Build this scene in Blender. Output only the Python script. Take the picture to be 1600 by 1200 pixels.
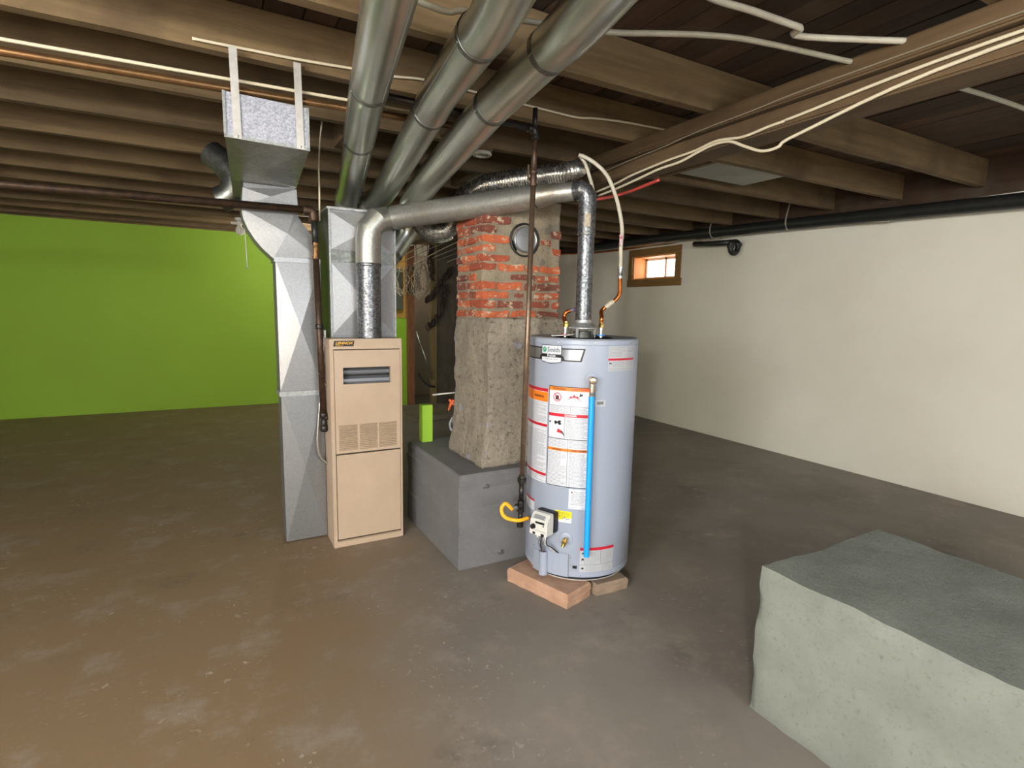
import bpy, bmesh, math, random
from math import pi, sin, cos, radians
from mathutils import Vector, Matrix, noise
random.seed(7)
S = bpy.context.scene
C = S.collection
for o in list(bpy.data.objects): bpy.data.objects.remove(o)

# ------------------------------------------------------------------ camera
cd = bpy.data.cameras.new('camera'); cam = bpy.data.objects.new('camera', cd); C.objects.link(cam)
cd.sensor_fit = 'HORIZONTAL'; cd.sensor_width = 36.0; cd.lens = 850/1600*36; cd.clip_start = .02
yaw, pitch, roll = radians(29.0), radians(7.75), radians(1.142)
fw = Vector((sin(yaw)*cos(pitch), cos(yaw)*cos(pitch), -sin(pitch)))
rt = Vector((cos(yaw), -sin(yaw), 0)); up = rt.cross(fw)
r2 = cos(roll)*rt + sin(roll)*up; u2 = -sin(roll)*rt + cos(roll)*up
m = Matrix((r2, u2, -fw)).transposed().to_4x4(); m.translation = (0, 0, 1.45)
cam.matrix_world = m
S.camera = cam

# ------------------------------------------------------------------ light
S.view_settings.view_transform = 'Standard'; S.view_settings.look = 'None'
S.view_settings.gamma = 1; S.view_settings.use_curve_mapping = False
S.view_settings.exposure = 0.0
W = bpy.data.worlds.new('sky'); S.world = W; W.use_nodes = True
bg = W.node_tree.nodes['Background']; bg.inputs[0].default_value = (.93, .96, 1, 1); bg.inputs[1].default_value = 7
def lamp(name, kind, loc, energy, color, size=.1, size_y=None, look=None):
    d = bpy.data.lights.new(name, kind); d.energy = energy; d.color = color
    if kind == 'AREA':
        d.size = size
        if size_y: d.shape = 'RECTANGLE'; d.size_y = size_y
    else: d.shadow_soft_size = size
    o = bpy.data.objects.new(name, d); C.objects.link(o); o.location = loc
    if look: o.rotation_euler = (Vector(look)-Vector(loc)).to_track_quat('-Z', 'Y').to_euler()
    return o
lamp('unseen_main_light', 'POINT', (-2.6, -2.35, 1.9), 450, (1, .96, .90), .13)  # unseen main light; side read from cast shadows, set back for even brightness
lamp('window_daylight_front', 'AREA', (1.3, -2.9, 1.75), 90, (.88, .94, 1), 1.6, .9, (1.8, 3, 1.2))
lamp('added_side_fill', 'AREA', (-3.1, -.3, 1.75), 210, (.95, .97, 1), 1.5, .9, (3, 2.2, 1.2))  # unseen fill added at left to brighten left-facing surfaces; the wall has no window
lamp('far_room_fill', 'POINT', (1.0, 7.5, 2.15), 32, (1, .95, .85), .06)  # unseen light set behind the ducts to brighten the green wall
lamp('rear_panel_fill', 'POINT', (2.98, 7.98, 2.1), 4, (1, .9, .76), .05)  # unseen light added behind the post to brighten the cream panels

# ------------------------------------------------------------------ materials
def rgb(h): 
    v = [int(h[i:i+2], 16)/255 for i in (0, 2, 4)]
    return tuple(c/12.92 if c <= .04045 else ((c+.055)/1.055)**2.4 for c in v) + (1,)
def nodes(name):
    M = bpy.data.materials.new(name); M.use_nodes = True
    t = M.node_tree; return M, t, t.nodes['Principled BSDF']
def mixc(t, a, b, f, mode='MIX'):
    n = t.nodes.new('ShaderNodeMix'); n.data_type = 'RGBA'; n.blend_type = mode
    for s, v in ((6, a), (7, b), (0, f)):
        if hasattr(v, 'links'): t.links.new(v, n.inputs[s])
        else: n.inputs[s].default_value = v
    return n.outputs[2]
def ramp(t, src, lo, hi):
    n = t.nodes.new('ShaderNodeMapRange'); n.inputs[1].default_value = lo; n.inputs[2].default_value = hi
    t.links.new(src, n.inputs[0]); return n.outputs[0]
def coord(t, stretch=(1, 1, 1)):
    tc = t.nodes.new('ShaderNodeTexCoord'); mp = t.nodes.new('ShaderNodeMapping'); mp.inputs[3].default_value = stretch
    t.links.new(tc.outputs['Object'], mp.inputs[0]); return mp.outputs[0]
def nz(t, co, scale, detail=5, rough=.6):
    n = t.nodes.new('ShaderNodeTexNoise'); n.inputs['Scale'].default_value = scale
    n.inputs['Detail'].default_value = detail; n.inputs['Roughness'].default_value = rough
    t.links.new(co, n.inputs['Vector']); return n.outputs[0]
def bump(t, p, src, strength, dist=.01):
    b = t.nodes.new('ShaderNodeBump'); b.inputs['Strength'].default_value = strength; b.inputs['Distance'].default_value = dist
    t.links.new(src, b.inputs['Height']); t.links.new(b.outputs[0], p.inputs['Normal'])
def mat(name, c1, c2=None, rough=.6, metal=0, scale=6, bumpy=0, bscale=40, stretch=(1, 1, 1), rand=0, lo=.35, hi=.65, spec=.5):
    M, t, p = nodes(name)
    p.inputs['Roughness'].default_value = rough; p.inputs['Metallic'].default_value = metal
    p.inputs['Specular IOR Level'].default_value = spec
    col = rgb(c1)
    co = coord(t, stretch)
    if c2: col = mixc(t, rgb(c1), rgb(c2), ramp(t, nz(t, co, scale), lo, hi))
    if rand:
        oi = t.nodes.new('ShaderNodeObjectInfo'); h = t.nodes.new('ShaderNodeHueSaturation')
        h.inputs['Value'].default_value = 1
        t.links.new(ramp_out(t, oi.outputs['Random'], 1-rand, 1+rand), h.inputs['Value'])
        if hasattr(col, 'links'): t.links.new(col, h.inputs['Color'])
        else: h.inputs['Color'].default_value = col
        col = h.outputs[0]
    if hasattr(col, 'links'): t.links.new(col, p.inputs['Base Color'])
    else: p.inputs['Base Color'].default_value = col
    if bumpy: bump(t, p, nz(t, co, bscale, 6, .7), bumpy)
    return M
def ramp_out(t, src, lo, hi):
    n = t.nodes.new('ShaderNodeMapRange'); n.inputs[3].default_value = lo; n.inputs[4].default_value = hi
    t.links.new(src, n.inputs[0]); return n.outputs[0]
def galv(name, c1, c2, cell=70, r0=.28, r1=.5, metal=.85, bmp=.06, dirt=None):
    M, t, p = nodes(name); co = coord(t)
    v = t.nodes.new('ShaderNodeTexVoronoi'); v.inputs['Scale'].default_value = cell; t.links.new(co, v.inputs['Vector'])
    sx = t.nodes.new('ShaderNodeSeparateColor'); t.links.new(v.outputs['Color'], sx.inputs[0])
    col = mixc(t, rgb(c1), rgb(c2), sx.outputs[0])
    if dirt: col = mixc(t, col, rgb(dirt), ramp(t, nz(t, co, 5), .5, .75))
    t.links.new(col, p.inputs['Base Color'])
    p.inputs['Metallic'].default_value = metal
    t.links.new(ramp_out(t, sx.outputs[1], r0, r1), p.inputs['Roughness'])
    bump(t, p, nz(t, co, 9, 3), bmp, .03)
    return M
G_PLATE = galv('galvanised_plate', '97989a', 'a2a3a5', 170, .38, .46, .72, .03)
G_COL = galv('galvanised_column', '808183', '8b8c8e', 170, .42, .5, .6, .03)
G_BAND = galv('galvanised_band', '9a9c9c', 'b4b6b6', 110, .4, .6, .6, .03)
G_PIPE = mat('galvanised_round_duct', 'c4c8bf', 'b0b2a6', .30, .9, scale=3.5, bumpy=.03, bscale=5, lo=.4, hi=.75)
G_DARK = galv('tarnished_joint', '6f716d', '83857f', 70, .35, .5, .9, .02)
G_FLUE = galv('spangled_flue', '55575a', '8d8f92', 110, .3, .55, .88, .02)
G_FLUE2 = galv('dusty_flue', 'a6a6a0', 'b6b6b0', 80, .36, .46, .78, .02, '968b78')
FOIL = galv('foil', 'c4c2bd', 'd8d6d2', 60, .18, .35, .95, .2)
BEIGE = mat('beige_enamel', 'bba690', 'b39d86', .45, scale=3)
BEIGE_D = mat('beige_enamel_slots', '8f7c66', None, .6)
DARKIN = mat('dark_interior', '2a2826', None, .6)
BLADE = mat('grey_blade', '8d9096', None, .4, .5)
BLACK = mat('black_plastic', '17171a', None, .45)
BLACKP = mat('black_abs_pipe', '1a1b1a', '222321', .45, scale=10)
IRON = mat('black_iron', '3d3026', '564232', .45, .55, scale=30, bumpy=.1, bscale=120)
IRON_L = mat('worn_iron', '6d5b4b', '85705c', .38, .65, scale=25)
IRON_D = mat('fresh_black_iron', '2b2826', '38332f', .4, .5, scale=30)
JACKET = mat('grey_blue_enamel', '9ca5b7', None, .3)
JLID = mat('grey_lid', '8d9299', None, .38, .2)
WHITE = mat('white_print', 'd5d9e2', None, .45)
PRINT = mat('grey_print', '9a9da5', None, .6)
PBLACK = mat('black_print', '1a1a1c', None, .5)
RED = mat('red_print', 'c3162c', None, .5)
ORANGE = mat('orange_print', 'f0801e', None, .5)
YELLOW = mat('yellow_print', 'f5e21a', None, .5)
GREENP = mat('green_print', '2f9a78', None, .5)
SILVER = mat('brushed_silver', 'a8abb0', '7f8288', .3, .8, scale=2.5, stretch=(1, 1, .2))
BLUE = mat('blue_pipe', '14a0f5', None, .4)
BLUER = mat('blue_ring', '2b8fdd', None, .4)
REDR = mat('red_ring', 'b5203a', None, .4)
BRASS = mat('brass', 'b99a55', None, .28, .95)
COPPER = mat('copper', 'd17c3f', 'b5612c', .3, .95, scale=30)
GASY = mat('yellow_coating', 'f5b01e', None, .4)
STEEL = mat('steel_fitting', 'b9b9b6', None, .3, .9)
LGREY = mat('light_grey_plastic', 'd6d5cf', None, .5)
PEX = mat('white_pex', 'c9c3b2', 'b5ae9b', .4, scale=12)
CABLE = mat('cream_cable', 'd8cdb2', None, .5)
CABLE_D = mat('dull_cable', '8f8673', None, .6)
CABLE_B = mat('black_cable', '161514', None, .5)
PEXR = mat('red_pex', 'c24a42', None, .4)
SLATE = mat('slate_print', 'b4b7bd', None, .5)
SLAB = mat('red_paver', 'b08a72', 'c09b82', .85, scale=14, bumpy=.4, bscale=70)
SLAB_G = mat('grey_red_paver', '93816f', 'a58d7a', .9, scale=9, bumpy=.5, bscale=60)
WOODF = mat('window_trim', '8c6a3a', '7c5c30', .6, scale=8, stretch=(6, 1, 6))
JAMB = mat('window_jamb', 'd9944e', 'cf8a45', .6, scale=8)
VINYL = mat('white_sash', 'e8e6e0', None, .4)
PLY = mat('plywood', 'c9984f', 'b98842', .6, scale=5, stretch=(1, 1, 8))
STUD = mat('orange_stud', '9a6a40', '7d5230', .7, scale=7, stretch=(8, 8, 1))
STUD_G = mat('greenish_stud', '86764a', '75663e', .75, scale=7, stretch=(8, 8, 1))
DARKB = mat('dark_board', '5d5342', '4a4234', .8, scale=4, stretch=(3, 3, 1))
GREEN_O = mat('green_paint', '97c43a', None, .5)
PANELG = mat('grey_green_box', '5e6a5c', None, .5)
CREAMP = mat('cream_panel', 'c2b6a4', 'b8ac99', .7, scale=2)
CHAIN = mat('dark_chain', '30211c', '3f2c24', .6, scale=30)
INSUL = mat('white_board', 'a9a9a2', '999990', .8, scale=3)
def wood(name, c1, c2, c3, axis='x', rand=.25):
    M, t, p = nodes(name); co = coord(t, (1, 14, 14) if axis == 'x' else (14, 1, 14))
    a = mixc(t, rgb(c1), rgb(c2), ramp(t, nz(t, co, 1.6, 8, .65), .3, .7))
    co2 = coord(t); a = mixc(t, a, rgb(c3), ramp(t, nz(t, co2, 2.3, 4), .5, .8))
    oi = t.nodes.new('ShaderNodeObjectInfo'); h = t.nodes.new('ShaderNodeHueSaturation')
    t.links.new(ramp_out(t, oi.outputs['Random'], 1-rand, 1+rand), h.inputs['Value']); t.links.new(a, h.inputs['Color'])
    t.links.new(h.outputs[0], p.inputs['Base Color']); p.inputs['Roughness'].default_value = .85
    bump(t, p, nz(t, co, 3, 8, .7), .35)
    return M
JOIST = wood('old_joist_wood', '7a6647', '5d4b33', '4a3a28')
PLANK = wood('old_deck_wood', '4f3826', '392818', '5a5246', 'y', .45)
BEAMW = wood('beam_wood', '705a3e', '55422c', '463523', 'y', .1)
def concrete_floor():
    M, t, p = nodes('concrete_floor'); co = coord(t)
    a = mixc(t, rgb('8f877e'), rgb('7d756d'), ramp(t, nz(t, co, 1.1, 5), .35, .65))
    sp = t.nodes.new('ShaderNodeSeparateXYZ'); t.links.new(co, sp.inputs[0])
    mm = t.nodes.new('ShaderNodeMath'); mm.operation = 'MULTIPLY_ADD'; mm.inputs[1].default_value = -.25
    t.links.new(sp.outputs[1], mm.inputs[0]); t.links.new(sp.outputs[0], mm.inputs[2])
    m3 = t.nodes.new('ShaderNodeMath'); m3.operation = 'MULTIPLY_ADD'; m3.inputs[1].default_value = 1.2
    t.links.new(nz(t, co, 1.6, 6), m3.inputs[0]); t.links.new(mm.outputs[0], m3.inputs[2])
    a = mixc(t, rgb('8a7458'), a, ramp(t, m3.outputs[0], .25, 1.15))      # brown tone on the left, grey to the right, blended with noise
    m = nz(t, co, 3.2, 9, .75); a = mixc(t, a, rgb('9f9386'), ramp(t, m, .52, .74))
    a = mixc(t, a, rgb('5f5850'), ramp(t, nz(t, co, 2.1, 8, .7), .58, .8))
    f = nz(t, co, 140, 3); a = mixc(t, a, rgb('4d463f'), ramp(t, f, .66, .8))
    v = t.nodes.new('ShaderNodeTexNoise'); v.inputs['Scale'].default_value = 34; v.inputs['Detail'].default_value = 8; v.inputs['Distortion'].default_value = .8
    t.links.new(co, v.inputs['Vector'])
    lo = t.nodes.new('ShaderNodeMath'); lo.operation = 'MULTIPLY'
    t.links.new(ramp(t, v.outputs[0], .62, .7), lo.inputs[0]); t.links.new(ramp(t, nz(t, co, 1.7, 5), .5, .6), lo.inputs[1])
    a = mixc(t, a, rgb('b3a696'), lo.outputs[0])
    t.links.new(a, p.inputs['Base Color'])
    t.links.new(ramp_out(t, nz(t, co, 2.5, 5), .55, .8), p.inputs['Roughness'])
    bump(t, p, nz(t, co, 25, 8, .7), .12)
    return M
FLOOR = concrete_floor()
def wallmat(name, c1, c2, c3):
    M, t, p = nodes(name); co = coord(t)
    a = mixc(t, rgb(c1), rgb(c2), ramp(t, nz(t, co, .8, 4), .35, .65))
    s = coord(t, (1, .5, 3)); a = mixc(t, a, rgb(c3), ramp(t, nz(t, s, 2.2, 7, .7), .68, .78))
    t.links.new(a, p.inputs['Base Color']); p.inputs['Roughness'].default_value = .7
    bump(t, p, nz(t, co, 14, 6), .1)
    return M
WALLW = wallmat('off_white_wall', 'ece8da', 'e3decf', 'b8b1a2')
GREENW = wallmat('green_wall', '8db42c', '88ad29', '7fa128')
def concrete(name, c1, c2, speck, paint=None, bs=.5, rough=.9, pits=False):
    M, t, p = nodes(name); co = coord(t)
    a = mixc(t, rgb(c1), rgb(c2), ramp(t, nz(t, co, 5, 7), .35, .65))
    a = mixc(t, a, rgb(speck), ramp(t, nz(t, co, 60, 6, .7), .55, .72))
    if pits:
        a = mixc(t, a, rgb('5e5548'), ramp(t, nz(t, co, 38, 9, .8), .54, .64))
        a = mixc(t, a, rgb('c9bfae'), ramp(t, nz(t, coord(t, (1.1, .9, 1)), 75, 4, .6), .62, .68))
    if paint: a = mixc(t, a, rgb(paint), ramp(t, nz(t, co, 7, 3), .63, .68))
    t.links.new(a, p.inputs['Base Color']); p.inputs['Roughness'].default_value = rough
    bump(t, p, nz(t, co, 55, 9, .78), bs, .022)
    return M
PIER = concrete('rough_concrete', 'b8ad9b', 'a3988a', '857a6b', 'aeb1c4', 1.0, pits=True)
PLINTH = concrete('painted_concrete', '767678', '6c6c6e', '827d77', None, .3, .7)
BLOCK = concrete('grey_green_concrete', '8b9088', '7f847c', '74766e', None, .35, .8)
MORTAR = concrete('mortar', 'b8ab93', 'a0937e', '8b806b', '8d867a', 1.0)
def brickmat():
    M, t, p = nodes('red_brick'); co = coord(t)
    oi = t.nodes.new('ShaderNodeObjectInfo')
    cr = t.nodes.new('ShaderNodeValToRGB'); e = cr.color_ramp.elements
    e[0].color = rgb('7d4233'); e[1].color = rgb('c5673f')
    for pos, c in ((.3, '99492f'), (.6, 'ab5236'), (.15, '70443a')):
        x = cr.color_ramp.elements.new(pos); x.color = rgb(c)
    t.links.new(oi.outputs['Random'], cr.inputs[0])
    a = mixc(t, cr.outputs[0], rgb('7c4434'), ramp(t, nz(t, co, 22, 6), .5, .75))
    a = mixc(t, a, rgb('b9ab92'), ramp(t, nz(t, coord(t, (1, 1, 1.6)), 21, 8, .72), .545, .60))
    t.links.new(a, p.inputs['Base Color']); p.inputs['Roughness'].default_value = .9
    bump(t, p, nz(t, co, 60, 8, .7), .5)
    return M
BRICK = brickmat()
def glassmat():
    M, t, p = nodes('window_glass'); t.nodes.remove(p)
    tr = t.nodes.new('ShaderNodeBsdfTransparent'); gl = t.nodes.new('ShaderNodeBsdfGlossy'); gl.inputs['Roughness'].default_value = .03
    mx = t.nodes.new('ShaderNodeMixShader'); mx.inputs[0].default_value = .06
    t.links.new(tr.outputs[0], mx.inputs[1]); t.links.new(gl.outputs[0], mx.inputs[2]); t.links.new(mx.outputs[0], t.nodes['Material Output'].inputs[0])
    return M
GLASS = glassmat()

# ------------------------------------------------------------------ mesh helpers
class MB:
    def __init__(s): s.v = []; s.f = []
    def add(s, v, f):
        n = len(s.v); s.v += [tuple(p) for p in v]; s.f += [tuple(i+n for i in q) for q in f]; return s
    def box(s, x0, x1, y0, y1, z0, z1):
        return s.add([(x, y, z) for x in (x0, x1) for y in (y0, y1) for z in (z0, z1)],
                     [(0, 1, 3, 2), (4, 6, 7, 5), (0, 4, 5, 1), (2, 3, 7, 6), (0, 2, 6, 4), (1, 5, 7, 3)])
    def obox(s, c, ax, ay, az, hx, hy, hz):           # oriented box
        c = Vector(c); ax, ay, az = (Vector(a).normalized() for a in (ax, ay, az))
        return s.add([c+ax*hx*i+ay*hy*j+az*hz*k for i in (-1, 1) for j in (-1, 1) for k in (-1, 1)],
                     [(0, 1, 3, 2), (4, 6, 7, 5), (0, 4, 5, 1), (2, 3, 7, 6), (0, 2, 6, 4), (1, 5, 7, 3)])
    def prism(s, poly, axis, a, b):                    # 2-D outline extruded along an axis
        def P(u, w, d): return {'y': (u, d, w), 'x': (d, u, w), 'z': (u, w, d)}[axis]
        n = len(poly)
        return s.add([P(u, w, a) for u, w in poly]+[P(u, w, b) for u, w in poly],
                     [(i, (i+1) % n, n+(i+1) % n, n+i) for i in range(n)]+[tuple(range(n))[::-1], tuple(range(n, 2*n))])
    def tube(s, P, r, n=14, caps=True):                # sweep with parallel transport
        P = [Vector(p) for p in P]; R = r if isinstance(r, (list, tuple)) else [r]*len(P)
        T = []
        for i in range(len(P)):
            a = P[max(i-1, 0)]; b = P[min(i+1, len(P)-1)]; d = b-a
            if i and i < len(P)-1: d = (P[i]-a).normalized()+(b-P[i]).normalized()
            T.append(d.normalized() if d.length > 1e-9 else T[-1])
        x = T[0].orthogonal().normalized(); V = []
        for i, p in enumerate(P):
            x = (x-T[i]*x.dot(T[i])).normalized(); y = T[i].cross(x)
            V += [p+(x*cos(2*pi*k/n)+y*sin(2*pi*k/n))*R[i] for k in range(n)]
        F = [(i*n+k, i*n+(k+1) % n, (i+1)*n+(k+1) % n, (i+1)*n+k) for i in range(len(P)-1) for k in range(n)]
        if caps: F += [tuple(range(n))[::-1], tuple(range((len(P)-1)*n, len(P)*n))]
        return s.add(V, F)
    def lathe(s, c, ax, prof, n=24):                   # prof: (offset along axis, radius)
        c = Vector(c); ax = Vector(ax).normalized(); x = ax.orthogonal().normalized(); y = ax.cross(x)
        V = [c+ax*h+(x*cos(2*pi*k/n)+y*sin(2*pi*k/n))*max(r, 1e-5) for h, r in prof for k in range(n)]
        m = len(prof)
        F = [(i*n+k, i*n+(k+1) % n, (i+1)*n+(k+1) % n, (i+1)*n+k) for i in range(m-1) for k in range(n)]
        F += [tuple(range(n))[::-1], tuple(range((m-1)*n, m*n))]
        return s.add(V, F)
def smoothpath(P, k=6):
    P = [Vector(p) for p in P]
    if len(P) < 3: return P
    Q = [P[0]*2-P[1]]+P+[P[-1]*2-P[-2]]; out = []
    for i in range(1, len(Q)-2):
        a, b, c, d = Q[i-1:i+3]
        for j in range(k):
            t = j/k
            out.append(.5*((2*b)+(c-a)*t+(2*a-5*b+4*c-d)*t*t+(3*b-a-3*c+d)*t**3))
    out.append(P[-1]); return out
def obj(name, mb, material, parent=None, smooth=None, bevel=0):
    me = bpy.data.meshes.new(name); me.from_pydata(mb.v, [], mb.f); me.update()
    b = bmesh.new(); b.from_mesh(me); bmesh.ops.recalc_face_normals(b, faces=b.faces)
    if bevel: bmesh.ops.bevel(b, geom=list(b.edges), offset=bevel, segments=2, affect='EDGES', clamp_overlap=True)
    b.to_mesh(me); b.free()
    me.materials.append(material)
    o = bpy.data.objects.new(name, me); C.objects.link(o)
    if smooth:
        for p in me.polygons: p.use_smooth = True
        if smooth != 'all': me.set_sharp_from_angle(angle=radians(smooth))
    if parent:
        o.parent = parent
        if parent.type == 'EMPTY': o.matrix_parent_inverse = Matrix.Translation(parent.location).inverted()
    return o
def tag(o, label=None, cat=None, group=None, kind=None):
    for k, v in (('label', label), ('category', cat), ('group', group), ('kind', kind)):
        if v: o[k] = v
    return o
def thing(name, loc, label, cat, group=None):
    o = bpy.data.objects.new(name, None); C.objects.link(o); o.location = loc; o.empty_display_size = .1
    return tag(o, label, cat, group)
def struct(name, mb, material, parent=None, **k):
    o = obj(name, mb, material, parent, **k); o['kind'] = 'structure'; return o
def wire(name, P, r, material, label, cat, group=None, parent=None, k=6, n=8):
    o = obj(name, MB().tube(smoothpath(P, k), r, n), material, parent, smooth='all')
    if not parent: tag(o, label, cat, group)
    return o
def rough_box(x0, x1, y0, y1, z0, z1, step, amp, freq=6, taper=0, bite=0, grit=0):
    """closed box grid displaced by noise (rough cast concrete)"""
    nx, ny, nzz = (max(2, round((b-a)/step)) for a, b in ((x0, x1), (y0, y1), (z0, z1)))
    b = bmesh.new(); vm = {}
    def V(i, j, k):
        if (i, j, k) not in vm:
            p = Vector((x0+(x1-x0)*i/nx, y0+(y1-y0)*j/ny, z0+(z1-z0)*k/nzz))
            d = noise.noise_vector(p*freq)*amp + noise.noise_vector(p*freq*3.1)*amp*.5
            e = sum((i in (0, nx), j in (0, ny), k in (0, nzz)))
            c = Vector(((x0+x1)/2, (y0+y1)/2, (z0+z1)/2))
            if e >= 2 and bite: p = p+(Vector((c.x, c.y, p.z))-p).normalized()*bite*(.5+abs(noise.noise(p*9)))
            if grit: d += noise.noise_vector(p*46)*grit*(1 if (j == 0 or i == nx) else .35)
            if taper: p = p-Vector((taper*(1-i/nx)*max(0, 1-(p.z-z0)/.4)**2, 0, 0))
            if k == 0: d.z = 0
            p = p+d
            if k == 0: p.z = z0
            vm[i, j, k] = b.verts.new(p)
        return vm[i, j, k]
    for k in range(nzz):
        for i in range(nx):
            for j in (0, ny): b.faces.new([V(i, j, k), V(i+1, j, k), V(i+1, j, k+1), V(i, j, k+1)])
        for j in range(ny):
            for i in (0, nx): b.faces.new([V(i, j, k), V(i, j+1, k), V(i, j+1, k+1), V(i, j, k+1)])
    for i in range(nx):
        for j in range(ny):
            for k in (0, nzz): b.faces.new([V(i, j, k), V(i+1, j, k), V(i+1, j+1, k), V(i, j+1, k)])
    b.verts.index_update()
    mb = MB(); mb.v = [tuple(v.co) for v in b.verts]; mb.f = [tuple(v.index for v in f.verts) for f in b.faces]; b.free()
    return mb
def text2d(s, size, bold=0, shear=0, sx=1):
    c = bpy.data.curves.new('lettering', 'FONT'); c.body = s; c.size = size; c.align_x = 'CENTER'; c.align_y = 'CENTER'
    c.offset = bold; c.shear = shear; c.resolution_u = 3
    o = bpy.data.objects.new('lettering', c); C.objects.link(o); bpy.context.view_layer.update()
    me = bpy.data.meshes.new_from_object(o.evaluated_get(bpy.context.evaluated_depsgraph_get()))
    r = [(v.co.x*sx, v.co.y) for v in me.vertices], [tuple(p.vertices) for p in me.polygons]
    bpy.data.objects.remove(o); bpy.data.curves.remove(c); bpy.data.meshes.remove(me)
    return r

# ================================================================== SETTING
XL, XR, YF, YB, ZC = -3.2, 5.22, -3.0, 8.7, 2.65
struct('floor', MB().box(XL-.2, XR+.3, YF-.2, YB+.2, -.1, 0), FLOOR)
struct('wall_left', MB().box(XL-.2, XL, YF-.2, YB+.2, 0, 2.75), WALLW)
struct('wall_front', MB().box(XL, XR, YF-.2, YF, 0, 2.75), WALLW)
wb = struct('wall_back', MB().box(XL, 2.53, YB, YB+.2, 0, 2.45), GREENW)
cw = struct('wall_rear_right', MB().box(2.53, XR, YB, YB+.2, 0, 2.75), WALLW)
for i in range(4):
    obj('panel', MB().box(2.62+i*.3, 2.62+i*.3+.293, YB-.014, YB-.001, 0, 2.3), CREAMP, cw, bevel=.003)
# right wall with window hole
wy0, wy1, wz0, wz1 = 5.178, 5.984, 1.895, 2.213
rw = MB(); 
rw.box(XR, XR+.28, YF-.2, wy0, 0, 2.38); rw.box(XR, XR+.28, wy1, YB+.2, 0, 2.38)
rw.box(XR, XR+.28, wy0, wy1, 0, wz0); rw.box(XR, XR+.28, wy0, wy1, wz1, 2.38)
struct('wall_right', rw, WALLW)
struct('trim_2', MB().box(XR+.01, XR+.28, YF-.2, YB+.2, 2.381, 2.69), PLANK)['label'] = 'dark rim board on top of the white wall'
obj_sill = struct('trim_1', MB().box(XL, 2.5, YB-.02, YB+.2, 2.45, 2.65), JOIST)
# window
win = MB()
for a in ((5.09, 6.06, 2.213, 2.305), (5.07, 6.075, 1.80, 1.895), (5.09, 5.178, 1.895, 2.213), (5.984, 6.06, 1.895, 2.213)):
    win.box(5.195, 5.22, *a)
w1 = struct('window_1', win, WOODF, bevel=.003)
jm = MB(); t = .018
jm.box(5.22, 5.47, wy0, wy0+t, wz0, wz1); jm.box(5.22, 5.47, wy1-t, wy1, wz0, wz1)
jm.box(5.22, 5.47, wy0+t, wy1-t, wz0, wz0+t); jm.box(5.22, 5.47, wy0+t, wy1-t, wz1-t, wz1)
obj('jamb', jm, JAMB, w1)
sa = MB(); y0, y1, z0, z1 = wy0+t, wy1-t, wz0+t, wz1-t
for a in ((y0, y1, z0, z0+.03), (y0, y1, z1-.03, z1), (y0, y0+.035, z0, z1), (y1-.035, y1, z0, z1), (y0+.36, y0+.4, z0, z1)):
    sa.box(5.43, 5.47, *a)
sash = obj('sash', sa, VINYL, w1, bevel=.003)
for a, b in ((y0+.035, y0+.36), (y0+.4, y1-.035)):
    obj('pane', MB().box(5.448, 5.452, a, b, z0+.03, z1-.03), GLASS, sash)

# ceiling: slab, deck planks, joists, beam
ce = struct('ceiling', MB().box(XL-.2, XR+.3, YF-.2, YB+.2, 2.69, 2.75), DARKIN)
x = XL; i = 0
while x < XR:
    w = .125+.03*random.random()
    z = ZC+.006*random.random()
    obj('plank', MB().box(x, min(x+w-.006, XR+.2), YF, YB, z, 2.689), PLANK, ce); x += w; i += 1
Y0 = 2.04
for k in range(-8, 12):
    y = Y0+.58*k
    if k == -1: continue      # wide bay in front of the flue
    mb = MB(); n = 14
    for q in range(n):      # hand-sawn: bottom edge wanders a little
        xa, xb = XL+(XR-XL)*q/n, XL+(XR-XL)*(q+1)/n
        za = 2.45+.006*noise.noise((xa*1.3, y*3, 0)); zb = 2.45+.006*noise.noise((xb*1.3, y*3, 0))
        ya = .004*noise.noise((xa*2, y*3, 5)); yb = .004*noise.noise((xb*2, y*3, 5))
        if y+ya < YF: continue
        mb.add([(xa, y+ya, za), (xb, y+yb, zb), (xb, y+.052+yb, zb), (xa, y+.052+ya, za), (xa, y+ya, 2.648), (xb, y+yb, 2.648), (xb, y+.052+yb, 2.648), (xa, y+.052+ya, 2.648)],
               [(0, 1, 2, 3), (0, 4, 5, 1), (3, 2, 6, 7)]+([(0, 3, 7, 4)] if q == 0 else [])+([(1, 5, 6, 2)] if q == n-1 else []))
    if mb.v: obj('joist', mb, JOIST, ce)
bm_ = MB().box(2.25, 2.42, YF, YB, 2.27, 2.36)
beam = obj('beam', bm_, BEAMW, ce, bevel=.008)
beam['label'] = 'long brown timber beam carrying the joists'
obj('beam', MB().box(2.225, 2.43, YF, YB, 2.366, 2.447), BEAMW, ce, bevel=.008)
obj('insulation_board', MB().box(3.05, 3.75, 2.68, 3.05, 2.462, 2.474), INSUL, ce)['label'] = 'pale flat board set between the joists'
for x_, y_ in ((1.25, 2.69), (3.0, 2.69), (3.0, 3.86), (.75, 3.27), (1.8, 3.85)):
    obj('blocking', MB().box(x_, x_+.045, y_-.015, y_+.51, 2.46, 2.645), JOIST, ce)

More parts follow.
